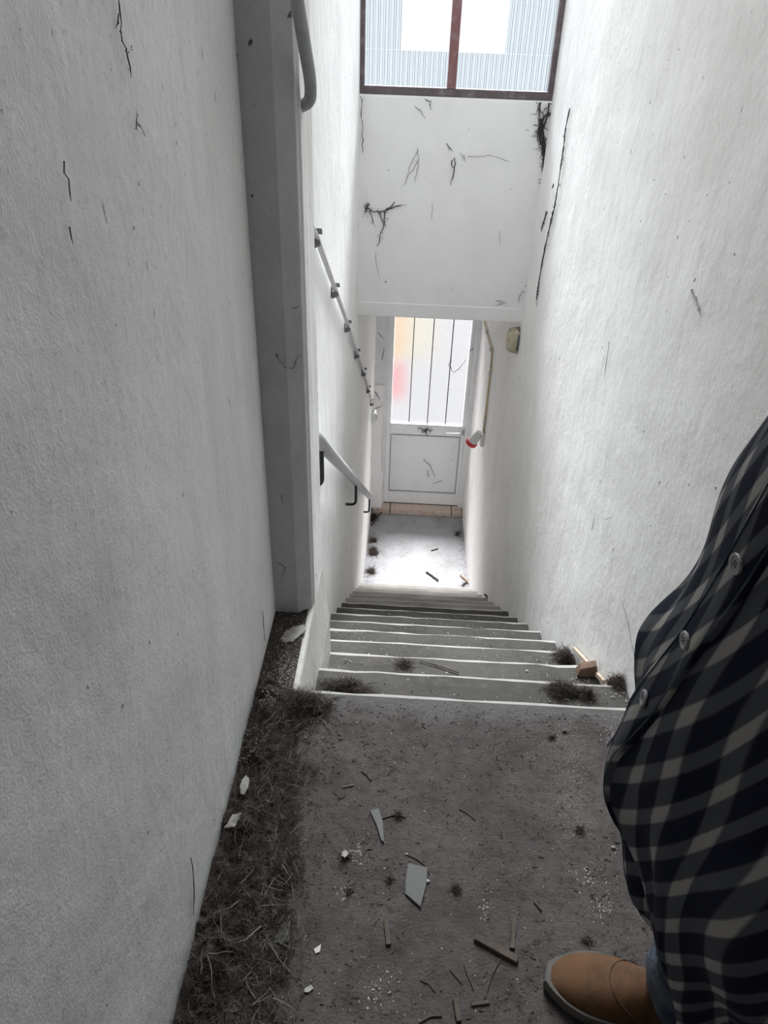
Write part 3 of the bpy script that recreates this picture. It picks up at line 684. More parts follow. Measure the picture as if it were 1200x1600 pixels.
# plaster crumbs and dirt grains: uncountable
def grain(V, F, p, s):
    n = len(V); pts = [(1, 0, 0), (-.6, .8, 0), (-.5, -.85, 0), (.1, .1, .8)]
    a = random.uniform(0, 6.28); c, si = math.cos(a), math.sin(a)
    for (x, y, z) in pts:
        x *= random.uniform(.6, 1.3); y *= random.uniform(.5, 1.1)
        V.append((p[0]+s*(x*c-y*si), p[1]+s*(x*si+y*c), p[2]+s*z*random.uniform(.5, 1)))
    F += [(n, n+1, n+3), (n+1, n+2, n+3), (n+2, n, n+3), (n, n+2, n+1)]
random.seed(21)
Vl, Fl, Vd, Fd = [], [], [], []
for _ in range(5200):
    x, y = random.uniform(-.22, .68), random.uniform(.42, 1.32)
    c = noise.noise(Vector((x*5, y*5, 3)))
    if random.random() > .5 + c: continue
    if random.random() < .45: grain(Vl, Fl, (x, y, .0003), random.uniform(.0006, .0018))
    else: grain(Vd, Fd, (x, y, .0003), random.uniform(.0009, .0032))
# the trail of white grit running from the step edge towards the shoe
for _ in range(1500):
    t = random.random(); px = 885 + 22*t + random.gauss(0, 14+6*t); py = 1125 + 185*t
    P = at(px, py, 2, 0); grain(Vl, Fl, (P.x, P.y, .0003), random.uniform(.0005, .0017))
for (cx, cy, s, n) in ((960, 1135, 16, 90), (1000, 1110, 12, 40), (925, 1375, 14, 60), (940, 1420, 9, 60), (555, 1335, 10, 60), (540, 1395, 8, 30), (590, 1560, 22, 45), (600, 1530, 18, 25), (760, 1420, 10, 25), (460, 1130, 25, 80), (400, 1160, 12, 140), (420, 1110, 12, 160), (385, 1190, 8, 70)):
    for _ in range(n):
        P = at(random.gauss(cx, s), random.gauss(cy, s), 2, .004 if cx < 470 else 0)
        if P.x < XL+.004 or P.y > Y0-.02: continue
        z = max(0, hgt(P.x, P.y))+.006 if cx < 470 else .0003
        grain(Vl, Fl, (P.x, P.y, z), random.uniform(.0008, .0035))
random.seed(77); Lt = B(); Lt.zmin = .0006
for _ in range(2200):
    x, y = random.uniform(-.24, .68), random.uniform(.42, 1.33)
    if random.random() > .45 + 1.1*noise.noise(Vector((x*4, y*4, 11))): continue
    a = random.uniform(0, 6.28); Lt.blade((x, y, .0009), (math.cos(a), math.sin(a), 0), random.uniform(.003, .013), random.uniform(.0006, .0016), .6)
tag(mesh('floor_litter', Lt.v, Lt.f, M['crumb_dark']), 'tiny dark stalks and chaff littering the upper floor', 'litter', kind='stuff')
tag(mesh('plaster_grit', Vl, Fl, M['crumb']), 'white plaster grit scattered over the dusty upper floor', 'grit', kind='stuff')
tag(mesh('dirt_grit', Vd, Fd, M['crumb_dark']), 'dark dirt grains scattered over the dusty upper floor', 'grit', kind='stuff')
Vl, Fl, Vd, Fd = [], [], [], []
for k in range(1, 15):
    y = Y0 + k*GO; z = -k*RI+.0045
    for _ in range(260 if k < 6 else 70):
        s_ = random.random()
        u = random.gauss(.06, .06) if s_ < .45 else (random.gauss(.88, .10) if (s_ < .8 and k < 4) else random.random())
        u = min(max(abs(u), .015), .985)
        xx = (XA+.05 if y < 1.95 else xc(y)) ; x = xx + (xr(y)-xx)*u; yy = y - random.uniform(.03, GO-.06)
        if random.random() < .6: grain(Vl, Fl, (x, yy, z), random.uniform(.0012, .0055 if k < 4 and u > .7 else .0038))
        else: grain(Vd, Fd, (x, yy, z), random.uniform(.0012, .004))
# ledge rubble
for _ in range(700):
    x = random.uniform(XL+.006, XA-.012); y = random.uniform(Y0-.02, YP-.01)
    if random.random() < .55: grain(Vl, Fl, (x, y, .0065), random.uniform(.0007, .003))
    else: grain(Vd, Fd, (x, y, .0065), random.uniform(.001, .004))
for _ in range(500):
    x = random.gauss(-.285, .022); y = random.gauss(1.40, .05)
    if XL+.005 < x < XA-.013 and Y0-.02 < y < YP: grain(Vl, Fl, (x, y, .0065), random.uniform(.0007, .0028))
for _ in range(500):
    u = random.random(); side = random.random()
    y = random.uniform(5.1, 6.33); x = xc(y)+.01+abs(random.gauss(0, .05)) if side < .55 else (xr(y)-.01-abs(random.gauss(0, .03)) if side < .85 else random.uniform(-.25, .6))
    grain(Vd, Fd, (x, y, ZL+.0005), random.uniform(.002, .007))
tag(mesh('step_grit', Vl, Fl, M['crumb']), 'white plaster crumbs lying on the steps and the ledge', 'grit', kind='stuff')
tag(mesh('step_dirt', Vd, Fd, M['crumb_dark']), 'dark crumbs lying on the steps and the lower landing', 'grit', kind='stuff')

# flat flakes and shards: outline traced on the floor they lie on, given a real thickness
def slab(name, label, cat, pix, z, th, m, group=None, tilt=0, edge=None):
    P = [at(x, y, 2, z) for x, y in pix]; c = sum(P, Vector())/len(P)
    if cat == 'plaster flake':
        P = [q for a_, b_ in zip(P, P[1:]+P[:1]) for q in (a_, a_.lerp(b_, .35)+(c-a_)*random.uniform(-.10, .12), a_.lerp(b_, .7)+(c-b_)*random.uniform(-.08, .14))]
    g = G(); n = len(P)
    lo = [Vector((p.x, p.y, z+.001 + tilt*(p.x-c.x+.03))) for p in P]
    hi = [Vector((c.x+(p.x-c.x)*.96, c.y+(p.y-c.y)*.96, q.z+th)) for p, q in zip(P, lo)]
    g.hull([lo, [Vector((q.x, q.y, q.z-th*.25)) for q in [Vector((p.x, p.y, h.z)) for p, h in zip(P, hi)]], hi])
    o = g.build(name, M[m]); tag(o, label, cat, group)
    return o
slab('glass_shard', 'large five-sided piece of broken glass lying in the middle of the dusty floor', 'glass shard', [(637, 1350), (668, 1358), (666, 1385), (657, 1420), (633, 1398), (633, 1380)], 0, .003, 'glass_shard', tilt=.06)
slab('glass_shard', 'narrow curved dagger of broken glass left of the middle of the floor', 'glass shard', [(578, 1268), (591, 1264), (598, 1285), (600, 1318), (596, 1316), (588, 1290)], 0, .003, 'glass_shard', tilt=.05)
slab('glass_shard', 'triangular glass shard standing up at the edge of the moss bank', 'glass shard', [(454, 1432), (453, 1472), (449, 1477), (426, 1476), (438, 1450)], 0, .003, 'glass_shard', tilt=.15)
slab('glass_shard', 'tiny pointed glass sliver right of the triangular shard', 'glass shard', [(502, 1476), (500, 1488), (493, 1491), (490, 1484)], 0, .002, 'crumb')
slab('plaster_flake', 'large ragged plaster flake on the ledge beside the pier', 'plaster flake', [(437, 1000), (445, 989), (456, 982), (470, 979), (479, 981), (476, 990), (466, 998), (458, 1005), (446, 1006), (441, 1003)], .006, .004, 'flake', tilt=.05)
slab('plaster_flake', 'oblong pale plaster flake standing in the moss against the left wall', 'plaster flake', [(378, 1222), (386, 1216), (390, 1222), (388, 1238), (382, 1247), (376, 1244), (375, 1232)], .03, .004, 'flake', tilt=.25)
slab('plaster_flake', 'curved pale plaster flake nearest the left wall below the oblong one', 'plaster flake', [(350, 1296), (357, 1288), (364, 1276), (378, 1275), (374, 1287), (368, 1297), (357, 1297)], .03, .004, 'flake', tilt=.2)
slab('plaster_flake', 'small plaster chip among crumbs left of the narrow shard', 'plaster flake', [(535, 1332), (542, 1330), (545, 1337), (539, 1342), (533, 1338)], .008, .004, 'flake')
slab('plaster_flake', 'white chip at the bottom of the floor beside the moss', 'plaster flake', [(476, 1546), (486, 1540), (490, 1546), (482, 1552), (475, 1551)], 0, .003, 'flake')
def pebble(label, px, py, r, m='flake', z=0):
    P = at(px, py, 2, z); g = G(); rings = []
    for a, s in ((0, .6), (.25, .95), (.6, 1), (.9, .6), (1, .2)):
        rings.append([(P.x+r*s*(1+.25*math.sin(3*q+px))*math.cos(q), P.y+r*.7*s*math.sin(q), z+r*1.1*a) for q in [2*math.pi*j/9 for j in range(9)]])
    g.hull(rings); tag(g.build('pebble', M[m], smooth=True), label, 'pebble')
pebble('small white pebble touching the right edge of the large glass shard', 667, 1378, .0055, 'crumb')
pebble('pale pebble on the floor right of centre below the moss scrap', 958, 1325, .005)
pebble('tiny pale pebble above the large shard', 635, 1335, .003, 'crumb')
pebble('brown pebble near the grit trail by the top step', 882, 1144, .006, 'twig')

# twigs and sticks
def stick(label, pix, z, r, m='twig', name='twig', lift=None, k=7, cat='twig'):
    P = [at(x, y, 2, z) for x, y in pix]
    pts = []
    for a, b in zip(P, P[1:]):
        n = max(2, int((b-a).length/.02))
        for i in range(n): pts.append(a.lerp(b, i/n))
    pts.append(P[-1])
    for i, p in enumerate(pts):
        p.z = z + r*1.02 + .0005 + (lift[0]*(1-i/(len(pts)-1)) + lift[1]*i/(len(pts)-1) if lift else 0)
        p.x += random.uniform(-.3, .3)*r; p.y += random.uniform(-.3, .3)*r
    g = G(); g.tube(pts, [r*random.uniform(.8, 1.05) for _ in pts], k)
    return tag(g.build(name, M[m], smooth=False), label, cat)
def plank(label, a, b, w, th, m='wood', name='wood_stick', z=0, cat='stick', lift=0):
    A, Bb = at(*a, 2, z), at(*b, 2, z); d = (Bb-A).normalized(); n_ = Vector((-d.y, d.x, 0))
    g = G(); L_ = (Bb-A).length; rings = []
    for t in (0, .3, .7, 1):
        ww = w*(.5+.08*math.sin(t*9+a[0])); c = A + d*L_*t + Vector((0, 0, lift*t))
        rings.append([c - n_*ww + Vector((0, 0, .0005)), c + n_*ww*.95 + Vector((0, 0, .0005)), c + n_*ww*.9 + Vector((0, 0, th)), c - n_*ww*.85 + Vector((0, 0, th*.9))])
    g.hull(rings); return tag(g.build(name, M[m], bevel=.0008, seg=1), label, cat)
random.seed(5)
plank('thick rotten wooden stick lying diagonally on the floor left of the shoe', (742, 1466), (808, 1503), .014, .011)
plank('short wooden stick standing away from the thick one, just above its right end', (803, 1438), (800, 1484), .010, .007)
plank('short flat wooden peg left of the thick stick below the large shard', (603, 1440), (607, 1478), .010, .007)
plank('short wooden stub at the bottom edge of the floor', (711, 1563), (717, 1598), .010, .008)
plank('small horizontal twig piece near the bottom edge of the floor', (736, 1571), (765, 1567), .006, .005)
stick('long thin bare stem leaning from the thick stick towards the bottom', [(784, 1495), (768, 1525), (757, 1560)], 0, .0016)
stick('thin dark stem between peg and thick stick', [(703, 1515), (722, 1538)], 0, .0012)
stick('dark thin stem curved beside the thin one', [(725, 1508), (733, 1530), (740, 1547)], 0, .0014)
stick('curved pale stem around the top of the large glass shard', [(636, 1336), (650, 1342), (664, 1352), (672, 1368)], 0, .0012)
stick('dark forked twig running right from the narrow glass shard', [(597, 1280), (612, 1275), (622, 1274), (634, 1278)], 0, .0016)
stick('dark twig across the middle of the floor', [(717, 1264), (731, 1272), (743, 1283)], 0, .0012)
stick('pale straight twig in the left middle of the floor', [(535, 1231), (553, 1227)], 0, .0018, m='straw')
stick('thin arching root from the nest clump onto the floor', [(494, 1118), (505, 1127), (517, 1142)], .004, .0012, m='straw')
stick('dark hooked twig near the top left of the floor', [(565, 1205), (573, 1212), (579, 1220)], 0, .0018)
stick('short black twig right of the large shard', [(834, 1410), (846, 1423)], 0, .002)
stick('thin twig at the bottom left of the floor', [(657, 1532), (670, 1538), (680, 1550)], 0, .0012)
stick('curved twig at the bottom edge beside the stub', [(655, 1598), (672, 1589), (690, 1588)], 0, .0018)
stick('light bent straw at the edge of the moss bank', [(360, 1477), (385, 1469), (408, 1448)], .028, .0016, m='straw', name='straw', cat='straw')
stick('thin straw crossing from the moss bank to the floor', [(412, 1455), (436, 1500), (455, 1520)], .012, .001, m='straw', name='straw', cat='straw')
stick('long dark brown twig lying on the third step', [(656, 1033), (685, 1041), (717, 1052)], -2*RI+.004, .0024)
stick('stick lying on the lower landing near the foot of the stairs', [(666, 895), (675, 901), (684, 908)], ZL, .010, m='wood')
stick('short faint stick in the middle of the lower landing', [(674, 861), (684, 858)], ZL, .006, m='wood')
stick('bent stick leaning in the far left corner of the lower landing', [(581, 822), (588, 815), (596, 809)], ZL, .010, m='wood', lift=(0, .06))
stick('reddish stick at the foot of the right wall on the lower landing', [(720, 900), (727, 906), (733, 913)], ZL, .010, m='pinewood')
stick('pale crossed stick under the reddish one', [(722, 916), (728, 911), (735, 906)], ZL, .008, m='wood')
stick('brown twig on a low step at the right', [(757, 930), (762, 935)], -11*RI+.006, .008)
# broken board against the right wall
br = tag(empty('broken_lath', at(935, 1050, 2, -2*RI)), 'long pale split lath leaning down the steps against the right wall', 'wood')
a, b = at(897, 1012, 0, xr(2.0)-.012), at(944, 1066, 0, xr(1.62)-.014)
g = G(); d = (b-a).normalized(); u = d.cross(Vector((1, 0, 0))).normalized()
g.hull([[c + Vector((x, 0, 0)) + u*w*s for (x, w) in ((-.006, -1), (.006, -1), (.006, 1), (-.006, 1))] for c, s in ((a, .003), (a.lerp(b, .5), .006), (b, .007))])
child_world(g.build('lath', M['pinewood']), br)
P = at(908, 1054, 2, -2*RI)
wd = tag(empty('wood_block', P), 'brown wooden wedge block on the third step beside the split lath', 'wood')
g = G(); g.hull([[(P.x-.02, P.y-.02, -2*RI+.005), (P.x+.055, P.y-.015, -2*RI+.005), (P.x+.05, P.y+.03, -2*RI+.005), (P.x-.015, P.y+.03, -2*RI+.005)],
                 [(P.x-.01, P.y-.01, -2*RI+.035), (P.x+.045, P.y-.005, -2*RI+.05), (P.x+.045, P.y+.02, -2*RI+.055), (P.x-.005, P.y+.02, -2*RI+.04)]])
child_world(g.build('block', mat('block_brown', (.17, .105, .075), .8, noises=(((50, 8, 50), (.09, .055, .04), .45, .7, .8),), bump=((90, .4, .003),)), bevel=.003), wd)

# ------------------------------------------------------------------ person (only the shirt, one trouser leg and a shoe are in frame)
ANG = .987; BF = Vector((-math.cos(ANG), math.sin(ANG), 0)); BL = Vector((math.sin(ANG), math.cos(ANG), 0))   # facing, towards own right
BC = Vector((.428, .413, 0)); LEAN = Vector((-.12, -.037, 0))
ZK = [.50, .62, .75, .88, 1.0, 1.1, 1.2, 1.35, 1.40]
BB = [.115, .13, .164, .205, .209, .180, .157, .119, .100]
BA = [.16, .165, .184, .221, .235, .221, .211, .198, .175]
def lerpk(z, arr):
    if z <= ZK[0]: return arr[0]
    for a, b, p, q in zip(ZK, ZK[1:], arr, arr[1:]):
        if z <= b:
            t = (z-a)/(b-a); return p+(q-p)*t
    return arr[-1]
def smoothk(z, arr): return (lerpk(z-.04, arr)+lerpk(z, arr)*2+lerpk(z+.04, arr))/4
def body_pt(z, t, off=0):
    c = BC + LEAN*(z-1); a, b = smoothk(z, BA)+off, smoothk(z, BB)+off
    return Vector((c.x, c.y, z)) + BF*b*math.cos(t) + BL*a*math.sin(t)

man = tag(empty('person', (.47, .42, 0)), 'person in a dark checked shirt, blue jeans and brown shoes standing on the right', 'person')
# body: one continuous skinned figure
J = {}; E = []
def jt(n, p, r, par=None):
    J[n] = (Vector(p), r)
    if par: E.append((par, n))
hip = Vector((.47, .42, .92))
jt('pelvis', hip, .12)
jt('waist', (.455, .415, 1.08), .115, 'pelvis'); jt('chest', (.41, .41, 1.27), .11, 'waist'); jt('neck0', (.39, .40, 1.42), .055, 'chest'); jt('neck', (.38, .405, 1.48), .05, 'neck0')
jt('skull0', (.365, .41, 1.55), .075, 'neck'); jt('skull', (.37, .42, 1.63), .088, 'skull0'); jt('crown', (.375, .42, 1.69), .055, 'skull')
rs = Vector((.45, .56, 1.36)); ls = Vector((.37, .235, 1.36))
jt('rsh', rs, .052, 'chest'); jt('rel', (.615, .50, 1.10), .040, 'rsh'); jt('rwr', (.60, .62, .90), .026, 'rel')
jt('lsh', ls, .052, 'chest'); jt('lel', (.33, .11, 1.14), .040, 'lsh'); jt('lwr', (.24, -.08, 1.32), .026, 'lel')
rh = hip + Vector((.0, .085, -.04)); lh = hip + Vector((-.01, -.085, -.04))
jt('rth', rh, .082, 'pelvis'); jt('rkn', (.515, .57, .50), .055, 'rth'); jt('rank', (.575, .605, .11), .034, 'rkn'); jt('rft', (.47, .632, .050), .024, 'rank'); jt('rtoe', (.39, .653, .040), .018, 'rft')
jt('lth', lh, .082, 'pelvis'); jt('lkn', (.40, .33, .50), .055, 'lth'); jt('lank', (.49, .25, .11), .034, 'lkn'); jt('lft', (.39, .245, .050), .024, 'lank'); jt('ltoe', (.31, .24, .040), .018, 'lft')
def hand(pref, wr, d, side, nrm):
    d = Vector(d).normalized(); side = Vector(side).normalized(); nrm = Vector(nrm).normalized()
    palm = Vector(wr)+d*.05; jt(pref+'palm', palm, .022, pref+'wr')
    for i, (s, L1) in enumerate(((-.030, .065), (-.010, .078), (.010, .072), (.030, .056))):
        k0 = palm + d*.035 + side*s; jt(f'{pref}f{i}a', k0, .0095, pref+'palm')
        jt(f'{pref}f{i}b', k0 + d*L1*.45 + nrm*L1*.12, .0085, f'{pref}f{i}a'); jt(f'{pref}f{i}c', k0 + d*L1*.78 + nrm*L1*.4, .0075, f'{pref}f{i}b')
    t0 = Vector(wr)+d*.03 - side*.03; jt(pref+'t0', t0, .012, pref+'palm'); jt(pref+'t1', t0 + d*.03 - side*.025 + nrm*.01, .010, pref+'t0'); jt(pref+'t2', t0 + d*.055 - side*.03 + nrm*.02, .008, pref+'t1')
hand('r', (.60, .62, .90), (-.15, .15, -1), (0, 1, .15), (-1, 0, 0))
hand('l', (.24, -.08, 1.32), (-.4, -.1, .9), (.3, .9, .1), (-.9, .3, -.3))
names = list(J); me = bpy.data.meshes.new('body'); me.from_pydata([tuple(J[n][0]) for n in names], [(names.index(a), names.index(b)) for a, b in E], [])
body = bpy.data.objects.new('body', me); COL.objects.link(body)
sk = body.modifiers.new('skin', 'SKIN'); sk.use_smooth_shade = True
for i, n in enumerate(names): me.skin_vertices[0].data[i].radius = (J[n][1], J[n][1])
me.skin_vertices[0].data[0].use_root = True
sb = body.modifiers.new('sub', 'SUBSURF'); sb.levels = 2; sb.render_levels = 2
me.materials.append(M['skin']); child_world(body, man)
# head details
HF = Vector((-.75, .0, -.2)).normalized(); HS = HF.cross(Vector((0, 0, 1))).normalized(); HC = Vector((.365, .415, 1.61))
def blob(name, c, r, m, par=man, sx=(1, 1, 1), n=14):
    bm = bmesh.new(); bmesh.ops.create_uvsphere(bm, u_segments=n, v_segments=n//2+2, radius=r)
    R_ = Matrix((HF, HS, HF.cross(HS)*-1)).transposed()
    for v in bm.verts: v.co = Vector(c) + R_ @ Vector((v.co.x*sx[0], v.co.y*sx[1], v.co.z*sx[2]))
    me = bpy.data.meshes.new(name); bm.to_mesh(me); bm.free()
    for p in me.polygons: p.use_smooth = True
    o = bpy.data.objects.new(name, me); COL.objects.link(o); me.materials.append(m); child_world(o, par); return o
blob('hair', HC+Vector((.02, .005, .035)), .102, M['hair'], sx=(1, .92, 1))
for s in (-1, 1):
    blob('eye', HC+HF*.078+HS*.03*s, .012, M['eye']); blob('ear', HC+HS*.078*s-HF*.005, .03, M['skin'], sx=(.6, .3, 1))
blob('nose', HC+HF*.098-Vector((0, 0, .022)), .016, M['skin'], sx=(1.1, .8, 1.5)); blob('mouth', HC+HF*.088-Vector((0, 0, .055)), .02, M['lip'], sx=(.4, 1.1, .35))

# checked shirt cloth
def plaid():
    m = bpy.data.materials.new('checked_cloth'); m.use_nodes = True; nt = m.node_tree; N = nt.nodes; L = nt.links; P = N['Principled BSDF']
    P.inputs['Roughness'].default_value = .9; P.inputs['Specular IOR Level'].default_value = .15
    uv = N.new('ShaderNodeUVMap'); uv.uv_map = 'UVMap'; sp = N.new('ShaderNodeSeparateXYZ'); L.new(uv.outputs[0], sp.inputs[0])
    def band(out, per, width, soft=.03, ph=0.0):
        a = N.new('ShaderNodeMath'); a.operation = 'MULTIPLY_ADD'; a.inputs[1].default_value = 1/per; a.inputs[2].default_value = ph; L.new(out, a.inputs[0])
        f = N.new('ShaderNodeMath'); f.operation = 'FRACT'; L.new(a.outputs[0], f.inputs[0])
        d = N.new('ShaderNodeMath'); d.operation = 'SUBTRACT'; d.inputs[1].default_value = .5; L.new(f.outputs[0], d.inputs[0])
        e = N.new('ShaderNodeMath'); e.operation = 'ABSOLUTE'; L.new(d.outputs[0], e.inputs[0])
        r = N.new('ShaderNodeMapRange'); r.inputs[1].default_value = width/2+soft; r.inputs[2].default_value = width/2-soft; L.new(e.outputs[0], r.inputs[0]); return r.outputs[0]
    bu = band(sp.outputs[0], .040, .36); bv = band(sp.outputs[1], .060, .38)
    def mixc(fac, a, b):
        n = N.new('ShaderNodeMix'); n.data_type = 'RGBA'; L.new(fac, n.inputs[0])
        for s, i in ((a, 6), (b, 7)):
            if isinstance(s, tuple): n.inputs[i].default_value = (*s, 1)
            else: L.new(s, n.inputs[i])
        return n.outputs[2]
    navy, grey, pale = (.009, .011, .024), (.075, .079, .090), (.31, .295, .28)
    row0 = mixc(bu, navy, grey); row1 = mixc(bu, grey, pale); c = mixc(bv, row0, row1)
    # weave
    ws = N.new('ShaderNodeTexNoise'); ws.inputs['Scale'].default_value = 900; L.new(uv.outputs[0], ws.inputs['Vector'])
    mr = N.new('ShaderNodeMapRange'); mr.inputs[3].default_value = .78; mr.inputs[4].default_value = 1.15; L.new(ws.outputs[0], mr.inputs[0])
    mu = N.new('ShaderNodeMix'); mu.data_type = 'RGBA'; mu.blend_type = 'MULTIPLY'; mu.inputs[0].default_value = 1; L.new(c, mu.inputs[6]); L.new(mr.outputs[0], mu.inputs[7])
    L.new(mu.outputs[2], P.inputs['Base Color'])
    b = N.new('ShaderNodeBump'); b.inputs['Strength'].default_value = .35; b.inputs['Distance'].default_value = .001; L.new(ws.outputs[0], b.inputs['Height']); L.new(b.outputs[0], P.inputs['Normal'])
    return m
M['plaid'] = plaid()
def hem(t):
    # t in -pi..pi ; -1.1 and beyond is the tail on the person's left
    s = 1/(1+math.exp((t+1.45)*60))
    return .70 + .02*math.cos(3*t) + .075*math.exp(-((t+1.38)/.24)**2)*(1-s) - .17*s*(1 if t > -2.6 else .8)
def fold(z, t):
    low = max(0, min(1, (1.25-z)/.5))
    f = .010*math.sin(t*9+2.2*math.sin(z*6)+z*5)*low + .006*math.sin(t*17-z*14)*low + .006*math.sin(z*34+t*5)*math.exp(-((t+.35)/.6)**2)
    return f
def uvof(z, t):
    # the cloth is drawn up towards the raised left arm, so the cross bands climb with it
    q = -t
    wz = .0035*math.sin(z*31+t*4)+.004*math.sin(z*13-t*7)
    return (t*.205 + wz, z - ((.2*q + .08*q*q) if q > 0 else .2*q) + .004*math.sin(t*11+z*9))
def surface(name, t0, t1, nt_, nz_, off, m, top=1.40, hemf=hem, par=man, ztop=None, thick=.0022):
    V = []; F = []; U = []
    for i in range(nt_+1):
        t = t0 + (t1-t0)*i/nt_; zb = hemf(t)
        for j in range(nz_+1):
            z = zb + (top-zb)*j/nz_
            V.append(body_pt(z, t, off + fold(z, t))); U.append(uvof(z, t))
    for i in range(nt_):
        for j in range(nz_):
            a = i*(nz_+1)+j; F.append((a, a+nz_+1, a+nz_+2, a+1))
    return V, F, U
def put_uv(o, U):
    me = o.data; l = me.uv_layers.new(name='UVMap')
    for lp in me.loops: l.data[lp.index].uv = U[lp.vertex_index]
V, F, U = surface('shirt', -math.pi, math.pi, 200, 110, .006, M['plaid'])
# shoulders: close the shirt to the neck
nz_ = 110; ns = 6; base = len(V)
neckc = Vector((.388, .402, 1.445))
for i in range(201):
    top = V[i*(nz_+1)+nz_]; t = -math.pi + 2*math.pi*i/200
    tgt = neckc + (BF*math.cos(t)+BL*math.sin(t))*.068
    for j in range(1, ns+1):
        s = j/ns; p = top.lerp(tgt, s); p.z = top.z + (tgt.z-top.z)*math.sin(s*math.pi/2); V.append(p); U.append((t*.205*(1-.5*s), 1.40+.12*s))
for i in range(200):
    for j in range(ns):
        a = i*(nz_+1)+nz_ if j == 0 else base+i*ns+j-1; b = (i+1)*(nz_+1)+nz_ if j == 0 else base+(i+1)*ns+j-1
        F.append((a, b, base+(i+1)*ns+j, base+i*ns+j))
# sleeves
def sleeve(pts, rs):
    n0 = len(V); k = 20; up = Vector((0, 0, 1)); acc = 0; P_ = [Vector(p) for p in pts]; n = len(P_)
    for i, p in enumerate(P_):
        tt = (P_[min(i+1, n-1)]-P_[max(i-1, 0)]).normalized(); a = tt.cross(up).normalized(); b = a.cross(tt)
        if i: acc += (p-P_[i-1]).length
        for j in range(k):
            q = 2*math.pi*j/k; V.append(p+(a*math.cos(q)+b*math.sin(q))*rs[i]*(1+.05*math.sin(i*2.3+j))); U.append((rs[i]*q, acc))
    for i in range(n-1):
        for j in range(k): F.append((n0+i*k+j, n0+i*k+(j+1) % k, n0+(i+1)*k+(j+1) % k, n0+(i+1)*k+j))
def chain(keys, n):
    out = []
    for a, b in zip(keys, keys[1:]):
        for i in range(n): out.append(a.lerp(b, i/n))
    return out+[keys[-1]]
for s_, e_, w_ in (('rsh', 'rel', 'rwr'), ('lsh', 'lel', 'lwr')):
    A_, B_, C_ = J[s_][0], J[e_][0], J[w_][0]; A_ = A_.lerp(Vector((.40, .40, 1.33)), .25)
    pts = chain([A_, B_, B_.lerp(C_, .92)], 6); sleeve(pts, [.078-.034*i/12 for i in range(13)])
shirt = mesh('shirt', V, F, M['plaid'], smooth=True); put_uv(shirt, U); child_world(shirt, man)
sf = shirt.modifiers.new('s', 'SOLIDIFY'); sf.thickness = .002; sf.offset = 1
# placket and buttons
def tfront(z):
    K = [(.6, -.82), (.8, -.85), (.99, -.90), (1.062, -.97), (1.157, -1.065), (1.241, -1.16), (1.30, -1.22), (1.40, -1.3)]
    if z <= K[0][0]: return K[0][1]
    for a, b in zip(K, K[1:]):
        if z <= b[0]: return a[1]+(b[1]-a[1])*(z-a[0])/(b[0]-a[0])
    return K[-1][1]
V = []; F = []; U = []
for i in range(121):
    z = .70 + .69*i/120
    for j, (dt, do) in enumerate(((-.092, .006), (-.090, .0125), (-.045, .0125), (0, .013), (.045, .0125), (.090, .0125), (.092, .006))):
        t = tfront(z)+dt; V.append(body_pt(z, t, do + fold(z, t))); u, v = uvof(z, t); U.append((u+.012, v+.03))
for i in range(120):
    for j in range(6): F.append((i*7+j, i*7+j+1, i*7+j+8, i*7+j+7))
pk = mesh('placket', V, F, M['plaid'], smooth=True); put_uv(pk, U); child_world(pk, man)
# stitched seams of the placket
for dt in (-.078, .078):
    g = G(); g.tube([body_pt(z, tfront(z)+dt, .0128+fold(z, tfront(z)+dt)) for z in [.72+.66*i/80 for i in range(81)]], .0006, 5)
    child_world(g.build('seam', M['denim']), man)
for i in range(-2, 3):
    z = 1.157 + .084*i; t = tfront(z)
    c = body_pt(z, t, .0134+fold(z, t)); e1 = (body_pt(z, t+.05, .013)-c).normalized(); e2 = (body_pt(z+.02, t, .013)-c).normalized(); nn = e1.cross(e2).normalized()
    if nn.dot(c - Vector((BC.x, BC.y, c.z))) < 0: nn = -nn
    rr_ = [ringat(c+nn*d, nn, r, 18) for d, r in ((0, .0058), (.0012, .0066), (.0024, .0064), (.0026, .0048), (.0018, .004))]
    g = G(); g.hull(rr_); bt = g.build('button', M['button'], smooth=False); child_world(bt, man)
    g = G(); sa = nn.cross(Vector((0, 0, 1))).normalized(); sbv = sa.cross(nn)
    for a in range(4):
        q = a*math.pi/2+.78; sd_ = sa*math.cos(q)*.0016+sbv*math.sin(q)*.0016
        g.hull([ringat(c+sd_+nn*.0014, nn, .0006, 6), ringat(c+sd_+nn*.0022, nn, .0006, 6)])
    th_ = g.build('thread', M['dark']); th_['kind'] = 'stuff'; th_.parent = bt; th_.matrix_parent_inverse = Matrix.Identity(4)
# collar
g = G(); pts = []
for i in range(25):
    t = -2.9+5.8*i/24+math.pi; pts.append(neckc + (BF*math.cos(t)+BL*math.sin(t))*.07 + Vector((0, 0, .012)))
g.tube(pts, .014, 8, .5); cl = g.build('collar', M['plaid'], smooth=True); child_world(cl, man); put_uv(cl, [(v.co.x, v.co.z) for v in cl.data.vertices])

